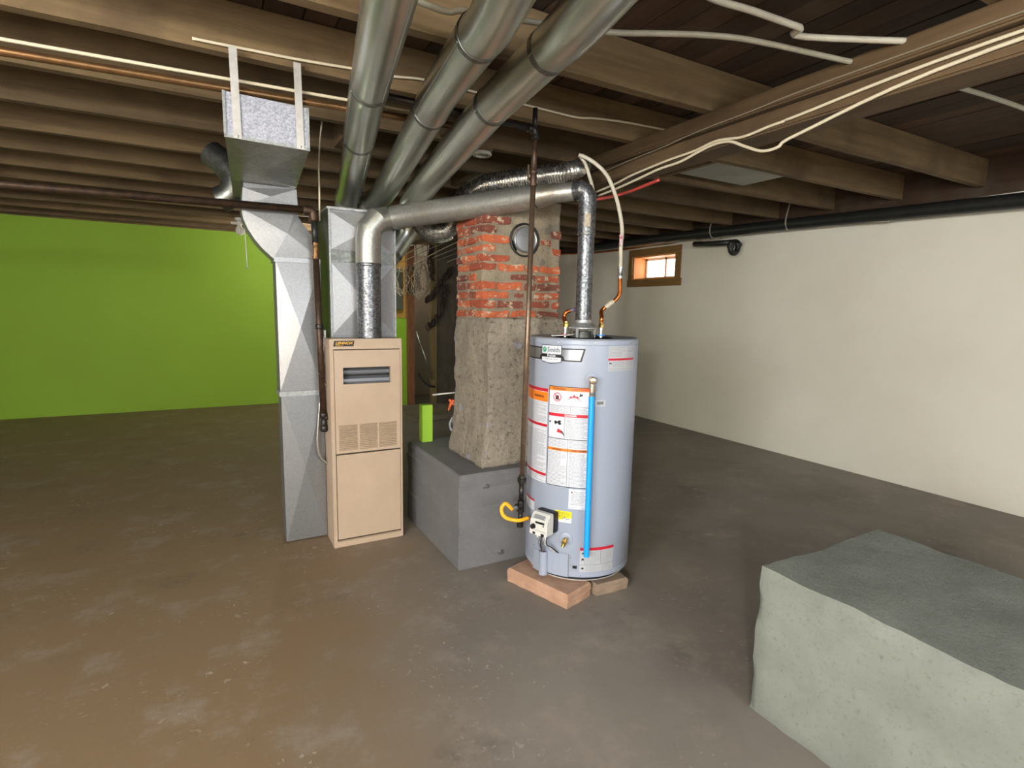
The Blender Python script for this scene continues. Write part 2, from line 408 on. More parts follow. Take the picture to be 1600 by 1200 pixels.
# ================================================================== PLINTH, CHIMNEY
pl = MB()
px0, px1, py0, py1 = 1.146, 1.95, 2.64, 3.54
zs = [0, .19, .198, .338, .346, .466, .474, .52, .545]
ins = [0, 0, .006, 0, .005, -.003, .006, 0, .012]
ring = lambda z, d, j: [(px0+d+.004*noise.noise((z*9, j, 0)), py0+d), (px1-d, py0+d), (px1-d, py1-d), (px0+d, py1-d)]
V = []; F = []
for j, (z, d) in enumerate(zip(zs, ins)): V += [(a, b, z) for a, b in ring(z, d, j)]
for j in range(len(zs)-1): F += [(j*4+k, j*4+(k+1) % 4, (j+1)*4+(k+1) % 4, (j+1)*4+k) for k in range(4)]
F += [(0, 3, 2, 1), tuple(range(len(V)-4, len(V)))]
pt = thing('concrete_plinth', (1.5, 3.1, 0), 'low dark grey painted concrete base under the brick chimney', 'plinth')
obj('plinth_body', MB().add(V, F), PLINTH, pt, bevel=.004)
for (a, b, c) in ((1.30, 2.636, .463), (1.40, 2.636, .058)):
    obj('form_tie', MB().box(a-.012, a+.014, b-.014, b+.004, c-.004, c+.004).box(a+.008, a+.014, b-.014, b+.004, c, c+.018), STEEL, pt)
ch = thing('chimney', (1.62, 3.0, .545), 'old truncated red brick chimney on a rough concrete pier', 'chimney')
obj('concrete_pier', rough_box(1.362, 1.90, 2.72, 3.23, .545, 1.402, .0125, .011, 10, bite=.014, taper=.045, grit=.006), PIER, ch, smooth='all')['label'] = 'rough grey concrete lower pier with lilac paint smears'
core = rough_box(1.366, 1.886, 2.828, 3.205, 1.39, 2.085, .016, .009, 14, bite=.008)
obj('mortar', core, MORTAR, ch, smooth='all')
def brick(x0, x1, y0, y1, z0, z1):
    mb = MB(); c = Vector(((x0+x1)/2, (y0+y1)/2, (z0+z1)/2)); h = (Vector((x1-x0, y1-y0, z1-z0))/2)
    def j(): return random.uniform(-.006, .006)
    # box with every long edge split once so the outline is ragged
    nx = 3 if x1-x0 > .1 else 2; vm = {}; V = []; F = []
    def P(i, b, k):
        if (i, b, k) not in vm:
            vm[i, b, k] = len(V); V.append((x0+(x1-x0)*i/nx+j(), (y0, y1)[b]+j()*.4, (z0, z1)[k]+j()))
        return vm[i, b, k]
    for i in range(nx):
        F += [(P(i, 0, 0), P(i+1, 0, 0), P(i+1, 0, 1), P(i, 0, 1)), (P(i, 1, 0), P(i+1, 1, 0), P(i+1, 1, 1), P(i, 1, 1)),
              (P(i, 0, 0), P(i+1, 0, 0), P(i+1, 1, 0), P(i, 1, 0)), (P(i, 0, 1), P(i+1, 0, 1), P(i+1, 1, 1), P(i, 1, 1))]
    F += [(P(0, 0, 0), P(0, 1, 0), P(0, 1, 1), P(0, 0, 1)), (P(nx, 0, 0), P(nx, 1, 0), P(nx, 1, 1), P(nx, 0, 1))]
    mb.v = V; mb.f = F
    obj('brick', mb, BRICK, ch, bevel=.004)
row = .0525; bh = .0405
for r in range(13):
    z0 = 1.408+r*row; z1 = z0+bh*random.uniform(.88, 1.08)
    f0 = .085 if r % 2 else .172; s0 = .172 if r % 2 else .085
    X0, Y0b = 1.36, 2.822
    dx = .005*random.random()
    if random.random() < .9: brick(X0-.003*random.random(), X0+f0, Y0b-dx, Y0b+s0, z0, z1)
    x = X0+f0+.013
    while x < 1.87:
        w = random.choice((.16, .172, .085, .172, .15)); w = min(w, 1.886-x)
        if w < .035: break
        zc = (z0+z1)/2; xc = x+w/2
        parged = (zc > 1.72 and 1.47 < xc < 1.80) or (zc > 1.95 and xc > 1.6)
        if not parged and random.random() < .9:
            brick(x, x+w, Y0b-.005*random.random(), Y0b+.085, z0+random.uniform(0, .004), z1)
        elif not parged or random.random() < .12:
            brick(x+.02, x+w*.6, Y0b+.001, Y0b+.08, z0+.008, z1-.004)
        x += w+.013
    y = Y0b+s0+.013
    while y < 3.19:
        w = min(random.choice((.172, .172, .085)), 3.205-y)
        if w < .03: break
        brick(X0-.004*random.random(), X0+.085, y, y+w, z0, z1); y += w+.013
# thimble with its metal cap
rg = MB(); rg.lathe((1.63, 2.83, 1.855), (0, -1, 0), [(0, .098), (.012, .098), (.016, .092), (.006, .086), (0, .08)], 28)
obj('thimble_ring', rg, DARKIN, ch, smooth=40)
cp = MB(); cp.lathe((1.632, 2.83, 1.857), (0, -1, 0), [(0, .076), (.018, .076), (.022, .072), (.018, .066), (.022, .04), (.024, .0)], 32)
obj('thimble_cap', cp, G_PLATE, ch, smooth=30)['label'] = 'round galvanised cap closing the flue hole'

# ================================================================== RIGHT FOOTING BLOCK
blk = rough_box(1.685, 2.45, .30, 1.185, 0, .555, .035, .007, 5, bite=.018)
tag(obj('concrete_footing', blk, BLOCK, smooth=50), 'grey concrete block on the floor at the lower right', 'block')

# ================================================================== FURNACE
fu = thing('furnace', (.806, 3.6, 0), 'beige upright furnace cabinet with grille and viewing slot', 'furnace')
FX0, FX1, FY = .592, 1.02, 3.24
cs = MB(); e = .006
cs.box(FX0, FX0+e, FY, 3.95, 0, 1.263).box(FX1-e, FX1, FY, 3.95, 0, 1.263).box(FX0+e, FX1-e, 3.944, 3.95, 0, 1.263)
cs.box(FX0+e, FX1-e, FY+.02, 3.944, 1.257, 1.263).box(FX0+e, FX1-e, FY+.02, 3.944, 0, .006)
cs.box(FX0+e, FX0+.022, FY, FY+.004, .0, 1.263).box(FX1-.014, FX1-e, FY, FY+.004, 0, 1.263).box(FX0+.022, FX1-.014, FY, FY+.004, 0, .036)
obj('casing', cs, BEIGE, fu, bevel=.0015)
obj('top_rail', MB().box(FX0+.005, FX1-.004, FY-.006, FY+.018, 1.204, 1.265), BEIGE, fu, bevel=.002)
dz1 = 1.198; dz0 = 0.583
a0, a1 = FX0+.024, FX1-.016
ox0, ox1, oz0, oz1 = 0.665, 0.946, 0.998, 1.096
ud = MB()
g0, g1 = FY-.004, FY+.016
ud.box(a0, ox0, g0, g1, dz0, dz1).box(ox1, a1, g0, g1, dz0, dz1).box(ox0, ox1, g0, g1, dz0, oz0).box(ox0, ox1, g0, g1, oz1, dz1)
upd = obj('upper_panel', ud, BEIGE, fu)
lp = MB().box(ox0-.003, ox1+.003, g0-.002, g0, oz0-.003, oz0).box(ox0-.003, ox1+.003, g0-.002, g0, oz1, oz1+.003).box(ox0-.003, ox0, g0-.002, g0, oz0, oz1).box(ox1, ox1+.003, g0-.002, g0, oz0, oz1)
obj('slot_rim', lp, BEIGE, upd)
inn = MB().box(ox0-.01, ox1+.01, g1+.06, g1+.064, oz0-.02, oz1+.02).box(ox0-.01, ox1+.01, g1, g1+.06, oz0-.02, oz0-.016).box(ox0-.01, ox1+.01, g1, g1+.06, oz1+.016, oz1+.02)
obj('slot_back', inn, DARKIN, fu)
zm = (oz0+oz1)/2
for k, (za, zb) in enumerate(((zm+.006, oz1-.012), (oz0-.004, zm-.008))):
    P = [(FY+.03, za), (FY+.022, za+(zb-za)*.35), (FY+.026, za+(zb-za)*.7), (FY+.05, zb), (FY+.056, zb-.004), (FY+.036, za)]
    obj('blade', MB().prism(P, 'x', ox0-.006, ox1+.006), BLADE, fu)
# grille: three columns of slots
gz0, gz1 = 0.601, 0.755
for c0, c1 in ((0.634, 0.740), (0.755, 0.860), (0.872, 0.981)):
    gb = MB(); gb.box(c0, c1, g0-.0006, g0, gz0, gz1)
    gr = obj('grille_backing', gb, BEIGE_D, upd)
    sl = MB(); n = 14
    for k in range(n):
        zz = gz0+(gz1-gz0)*(k+.2)/n
        sl.add([(c0, g0-.0008, zz), (c1, g0-.0008, zz), (c1, g0-.0045, zz+.0035), (c0, g0-.0045, zz+.0035), (c1, g0-.0008, zz+.0062), (c0, g0-.0008, zz+.0062)],
               [(0, 1, 2, 3), (3, 2, 4, 5), (0, 3, 5), (1, 4, 2)])
    tag(obj('grille_slats', sl, BEIGE, upd), kind='stuff')
lz1 = 0.575
obj('lower_panel', MB().box(a0+.002, a1, g0+.004, g1, .05, lz1-.002).box(a0+.16, a0+.18, g0-.001, g0+.004, lz1-.006, lz1-.002), BEIGE, fu, bevel=.001)
obj('toe_rail', MB().box(a0, a1, g0+.002, g1, .036, .044), BEIGE_D, fu)
obj('bottom_gap', MB().box(a0, a1, g1+.001, g1+.004, .03, .06), DARKIN, fu)
# badge
bx0, bx1, bz0, bz1 = 0.612, 0.733, 1.221, 1.254
bd = MB().prism([(bx0, bz0), (bx1-.006, bz0), (bx1, bz1), (bx0+.006, bz1)], 'y', FY-.0085, FY-.006)
bo = obj('badge', bd, PBLACK, fu); bo['label'] = 'black name badge with gold letters'
v, f = text2d('LENNOX', .026, .0008, .25, 1.12)
bw = max(p[0] for p in v)-min(p[0] for p in v); k_ = (bx1-bx0-.02)/bw
GOLD = mat('gold_letters', 'd9a540', None, .4, .3)
obj('lettering', MB().add([((bx0+bx1)/2+p[0]*k_, FY-.0089, (bz0+bz1)/2+.002+p[1]*k_) for p in v], f), GOLD, bo)
obj('underline', MB().box(bx0+.012, bx0+.055, FY-.0089, FY-.0086, bz0+.004, bz0+.006), GOLD, bo)

def crossbreak(mb, x0, x1, z0, z1, y, d=.022):   # sheet-metal panel creased corner to corner (faces -Y)
    c = ((x0+x1)/2, y-d, (z0+z1)/2)
    return mb.add([(x0, y, z0), (x1, y, z0), (x1, y, z1), (x0, y, z1), c], [(0, 1, 4), (1, 2, 4), (2, 3, 4), (3, 0, 4)])
# supply plenum
sp = thing('supply_plenum', (.84, 3.7, 1.265), 'square galvanised plenum box standing on the furnace', 'duct')
PX0, PX1, PY0, PY1, PT = .643, 1.04, 3.44, 3.93, 2.02
pb = MB().box(PX0, PX1, PY0+.002, PY1, 1.2635, PT)
obj('plenum_body', pb, G_COL, sp)
zb0, zb1 = 1.714, 1.787
p2 = crossbreak(MB(), PX0+.006, PX1-.006, zb1, PT-.012, PY0+.001)
crossbreak(p2, PX0+.006, PX1-.006, 1.275, zb0, PY0+.001)
obj('front_panel', p2, G_PLATE, sp)
obj('joint_band', MB().box(PX0+.004, PX1-.004, PY0-.004, PY0+.002, zb0, zb1), G_DARK, sp)
for xa in (PX0-.004, PX1-.006): obj('corner_flange', MB().box(xa, xa+.01, PY0-.014, PY0+.002, 1.2635, PT), G_BAND, sp, bevel=.001)
obj('top_flange', MB().box(PX0-.012, PX1+.008, PY0-.016, PY1+.004, PT, PT+.014), G_BAND, sp, bevel=.001)

# return air drop
ra = thing('return_air_duct', (.47, 3.7, 0), 'galvanised return duct column on the left of the furnace', 'duct')
RX0, RX1, RY0, RY1 = .343, .588, 3.44, 3.60
z_a, z_b, z_c, z_d = 0.915, 0.942, 1.697, 1.723
obj('lower_column', MB().box(RX0+.004, RX1, RY0+.002, RY1, .012, z_a), G_COL, ra)
obj('upper_column', MB().box(RX0, RX1, RY0+.002, RY1, z_b, z_c), G_COL, ra)
fp = crossbreak(MB(), RX0+.002, RX1, z_b+.004, z_c, RY0+.001, .024)
obj('upper_front_panel', fp, G_PLATE, ra)
fp = crossbreak(MB(), RX0+.006, RX1, .016, z_a, RY0+.001, .018)
obj('lower_front_panel', fp, G_COL, ra)
obj('joint_cleat', MB().box(RX0-.006, RX1, RY0-.008, RY1, z_a, z_b+.002), G_BAND, ra, bevel=.001)
obj('joint_cleat', MB().box(RX0-.008, RX1, RY0-.008, RY1, z_c, z_d), G_PLATE, ra, bevel=.001)
LE = [(0.191,3.440,2.087),(0.180,3.440,1.977),(0.187,3.440,1.923),(0.207,3.440,1.870),(0.241,3.440,1.813),(0.278,3.440,1.767),(0.333,3.440,1.714)]
RE = [(0.469,3.440,2.110),(0.465,3.440,2.007),(0.474,3.440,1.957),(0.497,3.440,1.920),(0.528,3.440,1.883),(0.559,3.440,1.834),(0.585,3.440,1.729)]
V = []; F = []
for (a, b) in zip(LE, RE):
    for (x, z) in ((a[0], a[2]), (b[0], b[2])): V += [(x, RY0, z), (x, RY1, z)]
n = len(LE)
for i in range(n-1):
    q = i*4
    if i == 0: F.append((q, q+2, q+6, q+4))
    F += [(q+1, q+3, q+7, q+5), (q, q+1, q+5, q+4), (q+2, q+3, q+7, q+6)]
i0 = 4; mid = len(V)
cx_ = sum(V[j][0] for j in (4, 6, 24, 26))/4; cz_ = sum(V[j][2] for j in (4, 6, 24, 26))/4
V.append((cx_+.02, RY0-.02, cz_))
loop = [4*i for i in range(1, n)]+[4*i+2 for i in range(n-1, 0, -1)]
F += [(loop[i], loop[(i+1) % len(loop)], mid) for i in range(len(loop))]
obj('offset_elbow', MB().add(V, F), G_PLATE, ra)
# trunk
tz0, tz1 = 2.118, 2.29
V = [(.088, 2.575), (.412, 2.60), (.497, 3.95), (.165, 3.95)]
tr = MB().prism(V, 'z', tz0+.002, tz1)
trunk = thing('return_trunk_duct', (.3, 3.2, tz0), 'galvanised rectangular trunk duct hung below the joists at left', 'duct')
obj('trunk_body', tr, G_COL, trunk)
ub = MB().add([(V[0][0], V[0][1], tz0), (V[1][0], V[1][1], tz0), (.47, 3.44, tz0), (.135, 3.44, tz0), (.27, 3.0, tz0-.02)], [(0, 1, 4), (1, 2, 4), (2, 3, 4), (3, 0, 4)])
obj('bottom_panel', ub, galv('dull_bottom', '8d8f86', '9b9d94', 60, .35, .5, .8, .1), trunk)
FACE = galv('spangled_end', '9a9ca8', 'c5c7d2', 160, .45, .65, .45, .02)
def tilt(x, z, dy): return (x, 2.575+(x-.088)*.077-dy, z)
ep = MB().add([tilt(.090, tz0+.004, .004), tilt(.410, tz0+.004, .004), tilt(.410, tz1, .004), tilt(.090, tz1, .004),
               tilt(.090, tz0+.004, 0), tilt(.410, tz0+.004, 0), tilt(.410, tz1, 0), tilt(.090, tz1, 0)],
              [(0, 1, 2, 3), (4, 7, 6, 5), (0, 4, 5, 1), (1, 5, 6, 2), (2, 6, 7, 3), (3, 7, 4, 0)])
obj('end_cap', ep, FACE, trunk)
fl = MB()
for xa, xb, za, zb in ((.084, .414, tz0-.004, tz0+.008), (.404, .414, tz0, tz1), (.084, .094, tz0, tz1)):
    fl.add([tilt(x, z, d) for d in (.010, 0) for x, z in ((xa, za), (xb, za), (xb, zb), (xa, zb))],
           [(0, 1, 2, 3), (4, 7, 6, 5), (0, 4, 5, 1), (1, 5, 6, 2), (2, 6, 7, 3), (3, 7, 4, 0)])
obj('end_flange', fl, G_BAND, trunk)
for xa in (.118, .36):
    st = MB().add([tilt(x, z, d) for d in (.0125, .0105) for x, z in ((xa, tz0-.004), (xa+.03, tz0-.004), (xa+.026, 2.46), (xa-.004, 2.46))],
                  [(0, 1, 2, 3), (4, 7, 6, 5), (0, 4, 5, 1), (1, 5, 6, 2), (2, 6, 7, 3), (3, 7, 4, 0)])
    so = obj('hanger_strap', st, mat('pale_strap', 'cfcdc8', 'bdbab4', .55, .3, scale=20), trunk)
    so['label'] = 'pale metal hanger strap'
    obj('strap_screw', MB().lathe(tilt(xa+.015, tz0+.006, .0125), (0, -1, 0), [(0, .005), (.004, .004), (.005, .001)], 8), STEEL, so)
# neck from trunk to elbow
nk = MB().box(.196, .462, 3.448, RY1, 2.05, 2.117)
obj('neck', nk, G_COL, ra)
nf = [(0.191,3.440,2.087),(0.469,3.440,2.110),(0.473,3.440,2.018),(0.190,3.440,1.995)]
V4 = [(p[0], 3.437, p[2]) for p in nf]
c4 = (sum(p[0] for p in V4)/4, 3.425, sum(p[2] for p in V4)/4)
obj('neck_front', MB().add(V4+[c4], [(0, 1, 4), (1, 2, 4), (2, 3, 4), (3, 0, 4)]), G_PLATE, ra)

# ================================================================== ROUND SUPPLY DUCTS
def round_duct(P, r, joints, label, collar=True):
    b = P[0]
    d = thing('round_duct', b, label, 'duct', None)
    P = [Vector(p) for p in P]
    L = [0]
    for i in range(len(P)-1): L.append(L[-1]+(P[i+1]-P[i]).length)
    def at(s):
        for i in range(len(P)-1):
            if s <= L[i+1] or i == len(P)-2: return P[i]+(P[i+1]-P[i])*((s-L[i])/(L[i+1]-L[i]))
    cuts = [0]+joints+[L[-1]]
    for i in range(len(cuts)-1):
        s0, s1 = cuts[i], cuts[i+1]
        pts = [at(s0)]+[p for p, l in zip(P, L) if s0+.02 < l < s1-.02]+[at(s1)]
        rr = r*(1 if i % 2 == 0 else 1.025)
        sg = obj('duct_section', MB().tube(smoothpath(pts, 5) if len(pts) > 2 else pts, rr, 32, caps=False), G_PIPE, d, smooth='all')
        # lock seam along the section
        q = (pts[-1]-pts[0]).normalized(); side = q.cross(Vector((0, 0, 1))).normalized()
        for sgn in ((1,) if i % 2 else (-.55,)):
            off = (side*sgn - Vector((0, 0, 1))*(1-abs(sgn)*.6)).normalized()*(rr)
            obj('lock_seam', MB().tube([p+off for p in pts], .0035, 6), G_PIPE, sg)
    for s in joints:
        a, c = at(s-.014), at(s+.014)
        obj('joint_band', MB().tube([a, at(s-.012), at(s+.012), c], [r*1.01, r*1.04, r*1.04, r*1.01], 32, caps=False), G_DARK, d, smooth=40)
    # collar at the plenum end
    if collar: obj('collar', MB().tube([P[0]+Vector((0, .02, -.13)), P[0]+Vector((0, .012, -.06)), P[0]+(P[1]-P[0]).normalized()*.04], r*.97, 28, caps=False), G_FLUE2, d, smooth='all')
    return d
round_duct([(.825, 3.80, 2.155), (.80, 3.55, 2.185)]+[(0.635,2.496,2.326),(0.492,1.663,2.318)]+[(.30, .4, 2.36), (.1, -1.2, 2.365)], .075, [.95, 1.52], 'leftmost of the three round galvanised ducts above the furnace')
round_duct([(.975, 3.78, 2.14)]+[(0.990,3.486,2.165),(0.864,2.195,2.322),(0.768,1.485,2.312)]+[(.55, .35, 2.365), (.40, -1.2, 2.37)], .075, [1.42, 2.1], 'middle of the three round galvanised ducts above the furnace')
round_duct([(1.03, 3.72, 1.72), (1.09, 3.71, 1.80)]+[(1.209,3.705,1.983),(1.204,3.607,2.079),(1.137,3.284,2.132),(1.062,2.137,2.283),(1.062,1.684,2.337),(0.977,1.344,2.295)]+[(.85, .35, 2.365), (.75, -1.2, 2.37)], .075, [.12, 1.95, 2.38], 'rightmost of the three round galvanised ducts, running towards the beam', False)
# pipe elbow beside trunk at far left
e1 = [(0.059,4.275,2.436),(0.137,4.220,2.362),(0.185,4.179,2.271),(0.165,4.176,2.178),(0.100,4.205,2.135)]
eb = obj('duct_elbow', MB().tube(smoothpath(e1, 3), .085, 20, caps=False), G_DARK, smooth=25)
tag(eb, 'dull round duct elbow behind the left trunk duct', 'duct')
# foil duct
ff = smoothpath([(1.223,3.583,2.135),(1.240,3.533,2.023),(1.292,3.457,1.946),(1.369,3.381,1.952),(1.416,3.346,2.040),(1.443,3.288,2.137),(1.508,3.181,2.204),(1.644,3.017,2.228),(1.783,2.874,2.244),(1.912,2.783,2.269),(2.122,2.948,2.369)], 26)
R = [.063*(1+.07*(1 if i % 2 else -1))*(1-.25*max(0, i/len(ff)-.75)*4) for i in range(len(ff))]
tag(obj('flexible_duct', MB().tube(ff, R, 20), FOIL, smooth=30), 'crinkled foil flexible duct behind the flue and over the chimney', 'duct')

# ================================================================== FLUE PIPE furnace -> heater
fl = thing('flue_pipe', (.85, 3.345, 1.265), 'galvanised vent pipe from furnace top across to the water heater', 'flue')
fx, fy = .850, 3.345
obj('riser', MB().tube([(fx, fy, 1.266), (fx, fy, 1.70)], .072, 32, caps=False), G_FLUE, fl, smooth='all')
H = [(0.991,3.412,1.992),(1.090,3.290,2.008),(1.294,2.984,2.025),(1.480,2.711,2.045),(1.561,2.575,2.052),(1.622,2.496,2.062),(1.687,2.414,2.065)]
elb = [(fx, fy, 1.69), (fx, fy, 1.78), (fx+.002, fy, 1.85), (fx+.012, fy-.004, 1.915), (fx+.05, fy-.012, 1.965), H[0]]
obj('elbow', MB().tube(elb, [.074, .074, .0745, .0745, .0745, .073], 32, caps=False), G_FLUE2, fl, smooth=18)
for a, b in ((1.70, .077),):
    obj('joint_ring', MB().tube([(fx, fy, a-.01), (fx, fy, a), (fx, fy, a+.01)], [.074, .078, .074], 32, caps=False), G_FLUE, fl, smooth='all')
h0, h1 = Vector(H[0]), Vector(H[1])
hd = (h1-h0).normalized()
for s in (.03, .045): obj('joint_ring', MB().tube([h0+hd*(s-.004), h0+hd*s, h0+hd*(s+.004)], [.0725, .0755, .0725], 32, caps=False), G_DARK, fl, smooth='all')
obj('horizontal_run', MB().tube(H[:5], [.0715, .071, .068, .065, .063], 32, caps=False), G_FLUE2, fl, smooth='all')
seam = [Vector(p)+Vector((-.03, -.055, -.028)) for p in H[:4]]
obj('lock_seam', MB().tube(seam, .003, 6), G_FLUE2, fl)
obj('reducer', MB().tube(H[4:], [.0635, .050, .047], 32, caps=False), G_FLUE2, fl, smooth='all')
hx, hy = 1.735, 2.365
hz = H[-1][2]
e2 = [H[-1], (hx-.035, hy+.018, hz+.006), (hx-.012, hy+.008, hz-.006), (hx, hy, hz-.035), (hx, hy, hz-.09)]
obj('elbow', MB().tube(e2, [.047, .0475, .0475, .0475, .0475], 28, caps=False), G_FLUE, fl, smooth=12)
obj('upper_drop', MB().tube([(hx, hy, hz-.085), (hx, hy, hz-.22)], .0455, 28, caps=False), G_FLUE, fl, smooth='all')
obj('drop_pipe', MB().tube([(hx, hy, hz-.215), (hx, hy, 1.395)], .0425, 28, caps=False), G_FLUE, fl, smooth='all')
obj('joint_ring', MB().tube([(hx, hy, hz-.225), (hx, hy, hz-.218), (hx, hy, hz-.211)], [.0435, .0468, .0455], 28, caps=False), G_DARK, fl, smooth='all')
stk = MB().add([(hx+.0475*cos(a), hy+.0475*sin(a), z) for z in (hz-.185, hz-.12) for a in [radians(-142+8*k) for k in range(6)]], [(k, k+1, k+7, k+6) for k in range(5)])
sk = obj('sticker', stk, mat('tan_sticker', 'b7aa94', '8f826e', .6, scale=60), fl)
# pencil arrow on the run
ar = Vector(H[2])+Vector((.04, -.03, 0))

# ================================================================== WATER HEATER
HX, HY, HR = 1.74, 2.36, .285
wh = thing('water_heater', (HX, HY, .075), 'tall grey-blue gas water heater tank with warning labels', 'water heater')
jk = MB().lathe((HX, HY, 0), (0, 0, 1), [(.10, HR-.004), (.102, HR), (.128, HR), (.130, HR-.0015), (.133, HR), (1.285, HR), (1.288, HR-.002), (1.291, HR), (1.308, HR), (1.313, HR-.003)], 96)
obj('jacket', jk, JACKET, wh, smooth=30)
obj('lid', MB().lathe((HX, HY, 0), (0, 0, 1), [(1.313, HR-.003), (1.318, HR-.006), (1.316, HR-.012), (1.312, .12), (1.314, .0)], 64), JLID, wh, smooth=30)
obj('base_ring', MB().lathe((HX, HY, 0), (0, 0, 1), [(.0755, .24), (.0755, .262), (.099, .262), (.0999, .1)], 64), BLACK, wh, smooth=30)
obj('base_edge', MB().lathe((HX, HY, 0), (0, 0, 1), [(.0755, .265), (.079, .266), (.079, .2)], 64), LGREY, wh, smooth=30)
def cyl(th, z, r=HR): a = radians(th); return (HX+r*cos(a), HY+r*sin(a), z)
def patch(mb, t0, t1, z0, z1, off, skew=0, step=2.5):
    n = max(1, int(abs(t1-t0)/step)); r = HR+off
    return mb.add([cyl(t0+(t1-t0)*k/n, z, r) for z in (z0, z1) for k in range(n+1)], [(k, k+1, n+2+k, n+1+k) for k in range(n)])
def words(mb, t0, t1, z0, z1, rows, off, fill=.9, wl=(1.2, 4.5)):
    dz = (z1-z0)/rows
    for k in range(rows):
        zb = z1-(k+1)*dz; t = t0; end = t1-(t1-t0)*random.choice((0, 0, .05, .3))*(1 if fill < 1 else 0)
        while t < end-.4:
            w = min(random.uniform(*wl), end-t)
            patch(mb, t, t+w, zb+dz*.3, zb+dz*.72, off, step=4); t += w+.45
    return mb
def wraptext(s, size, tc, zc, off, bold=0, maxdeg=None, sx=1):
    v, f = text2d(s, size, bold, 0, sx); r = HR+off; k = 1
    if maxdeg:
        wd = (max(p[0] for p in v)-min(p[0] for p in v)); k = min(1, radians(maxdeg)*HR/wd)
    return MB().add([cyl(tc+math.degrees(p[0]*k/HR), zc+p[1]*k, r) for p in v], f)
A, B, D_ = .0006, .0011, .0016
def L(name, **k): return obj(name, *k['a'], **{})
def label(name, t0, t1, z0, z1, material=WHITE, desc=None):
    o = obj(name, patch(MB(), t0, t1, z0, z1, A), material, wh, smooth='all')
    if desc: o['label'] = desc
    return o
# name band
nb = MB()
def poly_patch(P, off):
    # P: quad strip top list / bottom list of (theta, z)
    top, bot = P; r = HR+off; n = len(top)
    return MB().add([cyl(t, z, r) for t, z in bot]+[cyl(t, z, r) for t, z in top], [(k, k+1, n+k+1, n+k) for k in range(n-1)])
def strip(t0b, t1b, t0t, t1t, z0, z1, off, n=24):
    return poly_patch(([(t0t+(t1t-t0t)*k/n, z1) for k in range(n+1)], [(t0b+(t1b-t0b)*k/n, z0) for k in range(n+1)]), off)
nb_o = obj('name_band', strip(-208, -127.5, -208, -124, 1.206, 1.270, A, 30), PBLACK, wh, smooth='all'); nb_o['label'] = 'silver and black name band'
obj('band_face', strip(-207, -129.2, -207, -126.2, 1.2125, 1.2635, B, 30), SILVER, nb_o, smooth='all')
obj('band_black_strip', strip(-176, -144.2, -174, -146.5, 1.2125, 1.232, .0013), PBLACK, nb_o, smooth='all')  # black strip printed low on the band
sh = [-172.6, -166, -160.2, -154, -147.6]
obj('shield_edge', poly_patch(([(t, 1.283) for t in sh], [(-172.6, 1.199), (-166, 1.1935), (-160.2, 1.190), (-154, 1.1935), (-147.6, 1.199)]), .0014), PBLACK, nb_o, smooth='all')
sh = [-171.9, -166, -160.2, -154, -148.3]
obj('shield', poly_patch(([(t, 1.280) for t in sh], [(-171.9, 1.202), (-166, 1.197), (-160.2, 1.194), (-154, 1.197), (-148.3, 1.202)]), .0018), WHITE, nb_o, smooth='all')
obj('shield_bar', patch(MB(), -172, -148.2, 1.222, 1.238, .0022), PBLACK, nb_o, smooth='all')
obj('lettering', wraptext('Smith', .033, -157, 1.2585, .0024, .0004, 14.5), mat('slate_letters', '46545c', None, .5), nb_o)
obj('lettering', wraptext('ProLine', .016, -159.5, 1.2305, .0026, .0006, 14), WHITE, nb_o)
obj('lettering', wraptext('COMMERCIAL GRADE', .009, -160, 1.2125, .0024, .0001, 17), PRINT, nb_o)
n = 20
lg = MB().add([cyl(-168.2+math.degrees(.0135*cos(2*pi*k/n)/HR), 1.259+.0135*sin(2*pi*k/n), HR+.0024) for k in range(n)], [tuple(range(n))])
obj('emblem', lg, GREENP, nb_o)
lg = MB()
for q in range(3):
    lg.add([cyl(-168.2+math.degrees((-.009+.005*q+.006*k/6)/HR), 1.259+(-.007+.013*k/6)+(.002*q), HR+.0027) for k in range(7)]+
           [cyl(-168.2+math.degrees((-.0075+.005*q+.006*k/6)/HR), 1.259+(-.007+.013*k/6)+(.002*q), HR+.0027) for k in range(7)], [(k, k+1, 8+k, 7+k) for k in range(6)])
obj('emblem_wave', lg, WHITE, nb_o)
# tall left label
o = label('warning_label', -214, -162.3, .572, 1.062, desc='tall white notice with red bands on the left of the tank')
obj('band', patch(MB(), -214, -162.3, 1.046, 1.062, B), RED, o, smooth='all')
obj('band', patch(MB(), -214, -162.3, .994, 1.044, B), ORANGE, o, smooth='all')
obj('band', patch(MB(), -214, -162.3, .866, .880, B), RED, o, smooth='all')
obj('band', patch(MB(), -214, -162.3, .610, .624, B), RED, o, smooth='all')
obj('lettering', wraptext('WARNING', .034, -176, 1.018, D_, .001, 17), PBLACK, o)
tx = words(MB(), -205, -163.5, .884, .988, 20, B); words(tx, -205, -163.5, .628, .845, 36, B); words(tx, -200, -164, .578, .606, 4, B)
tag(obj('small_print', tx, PRINT, o), kind='stuff')
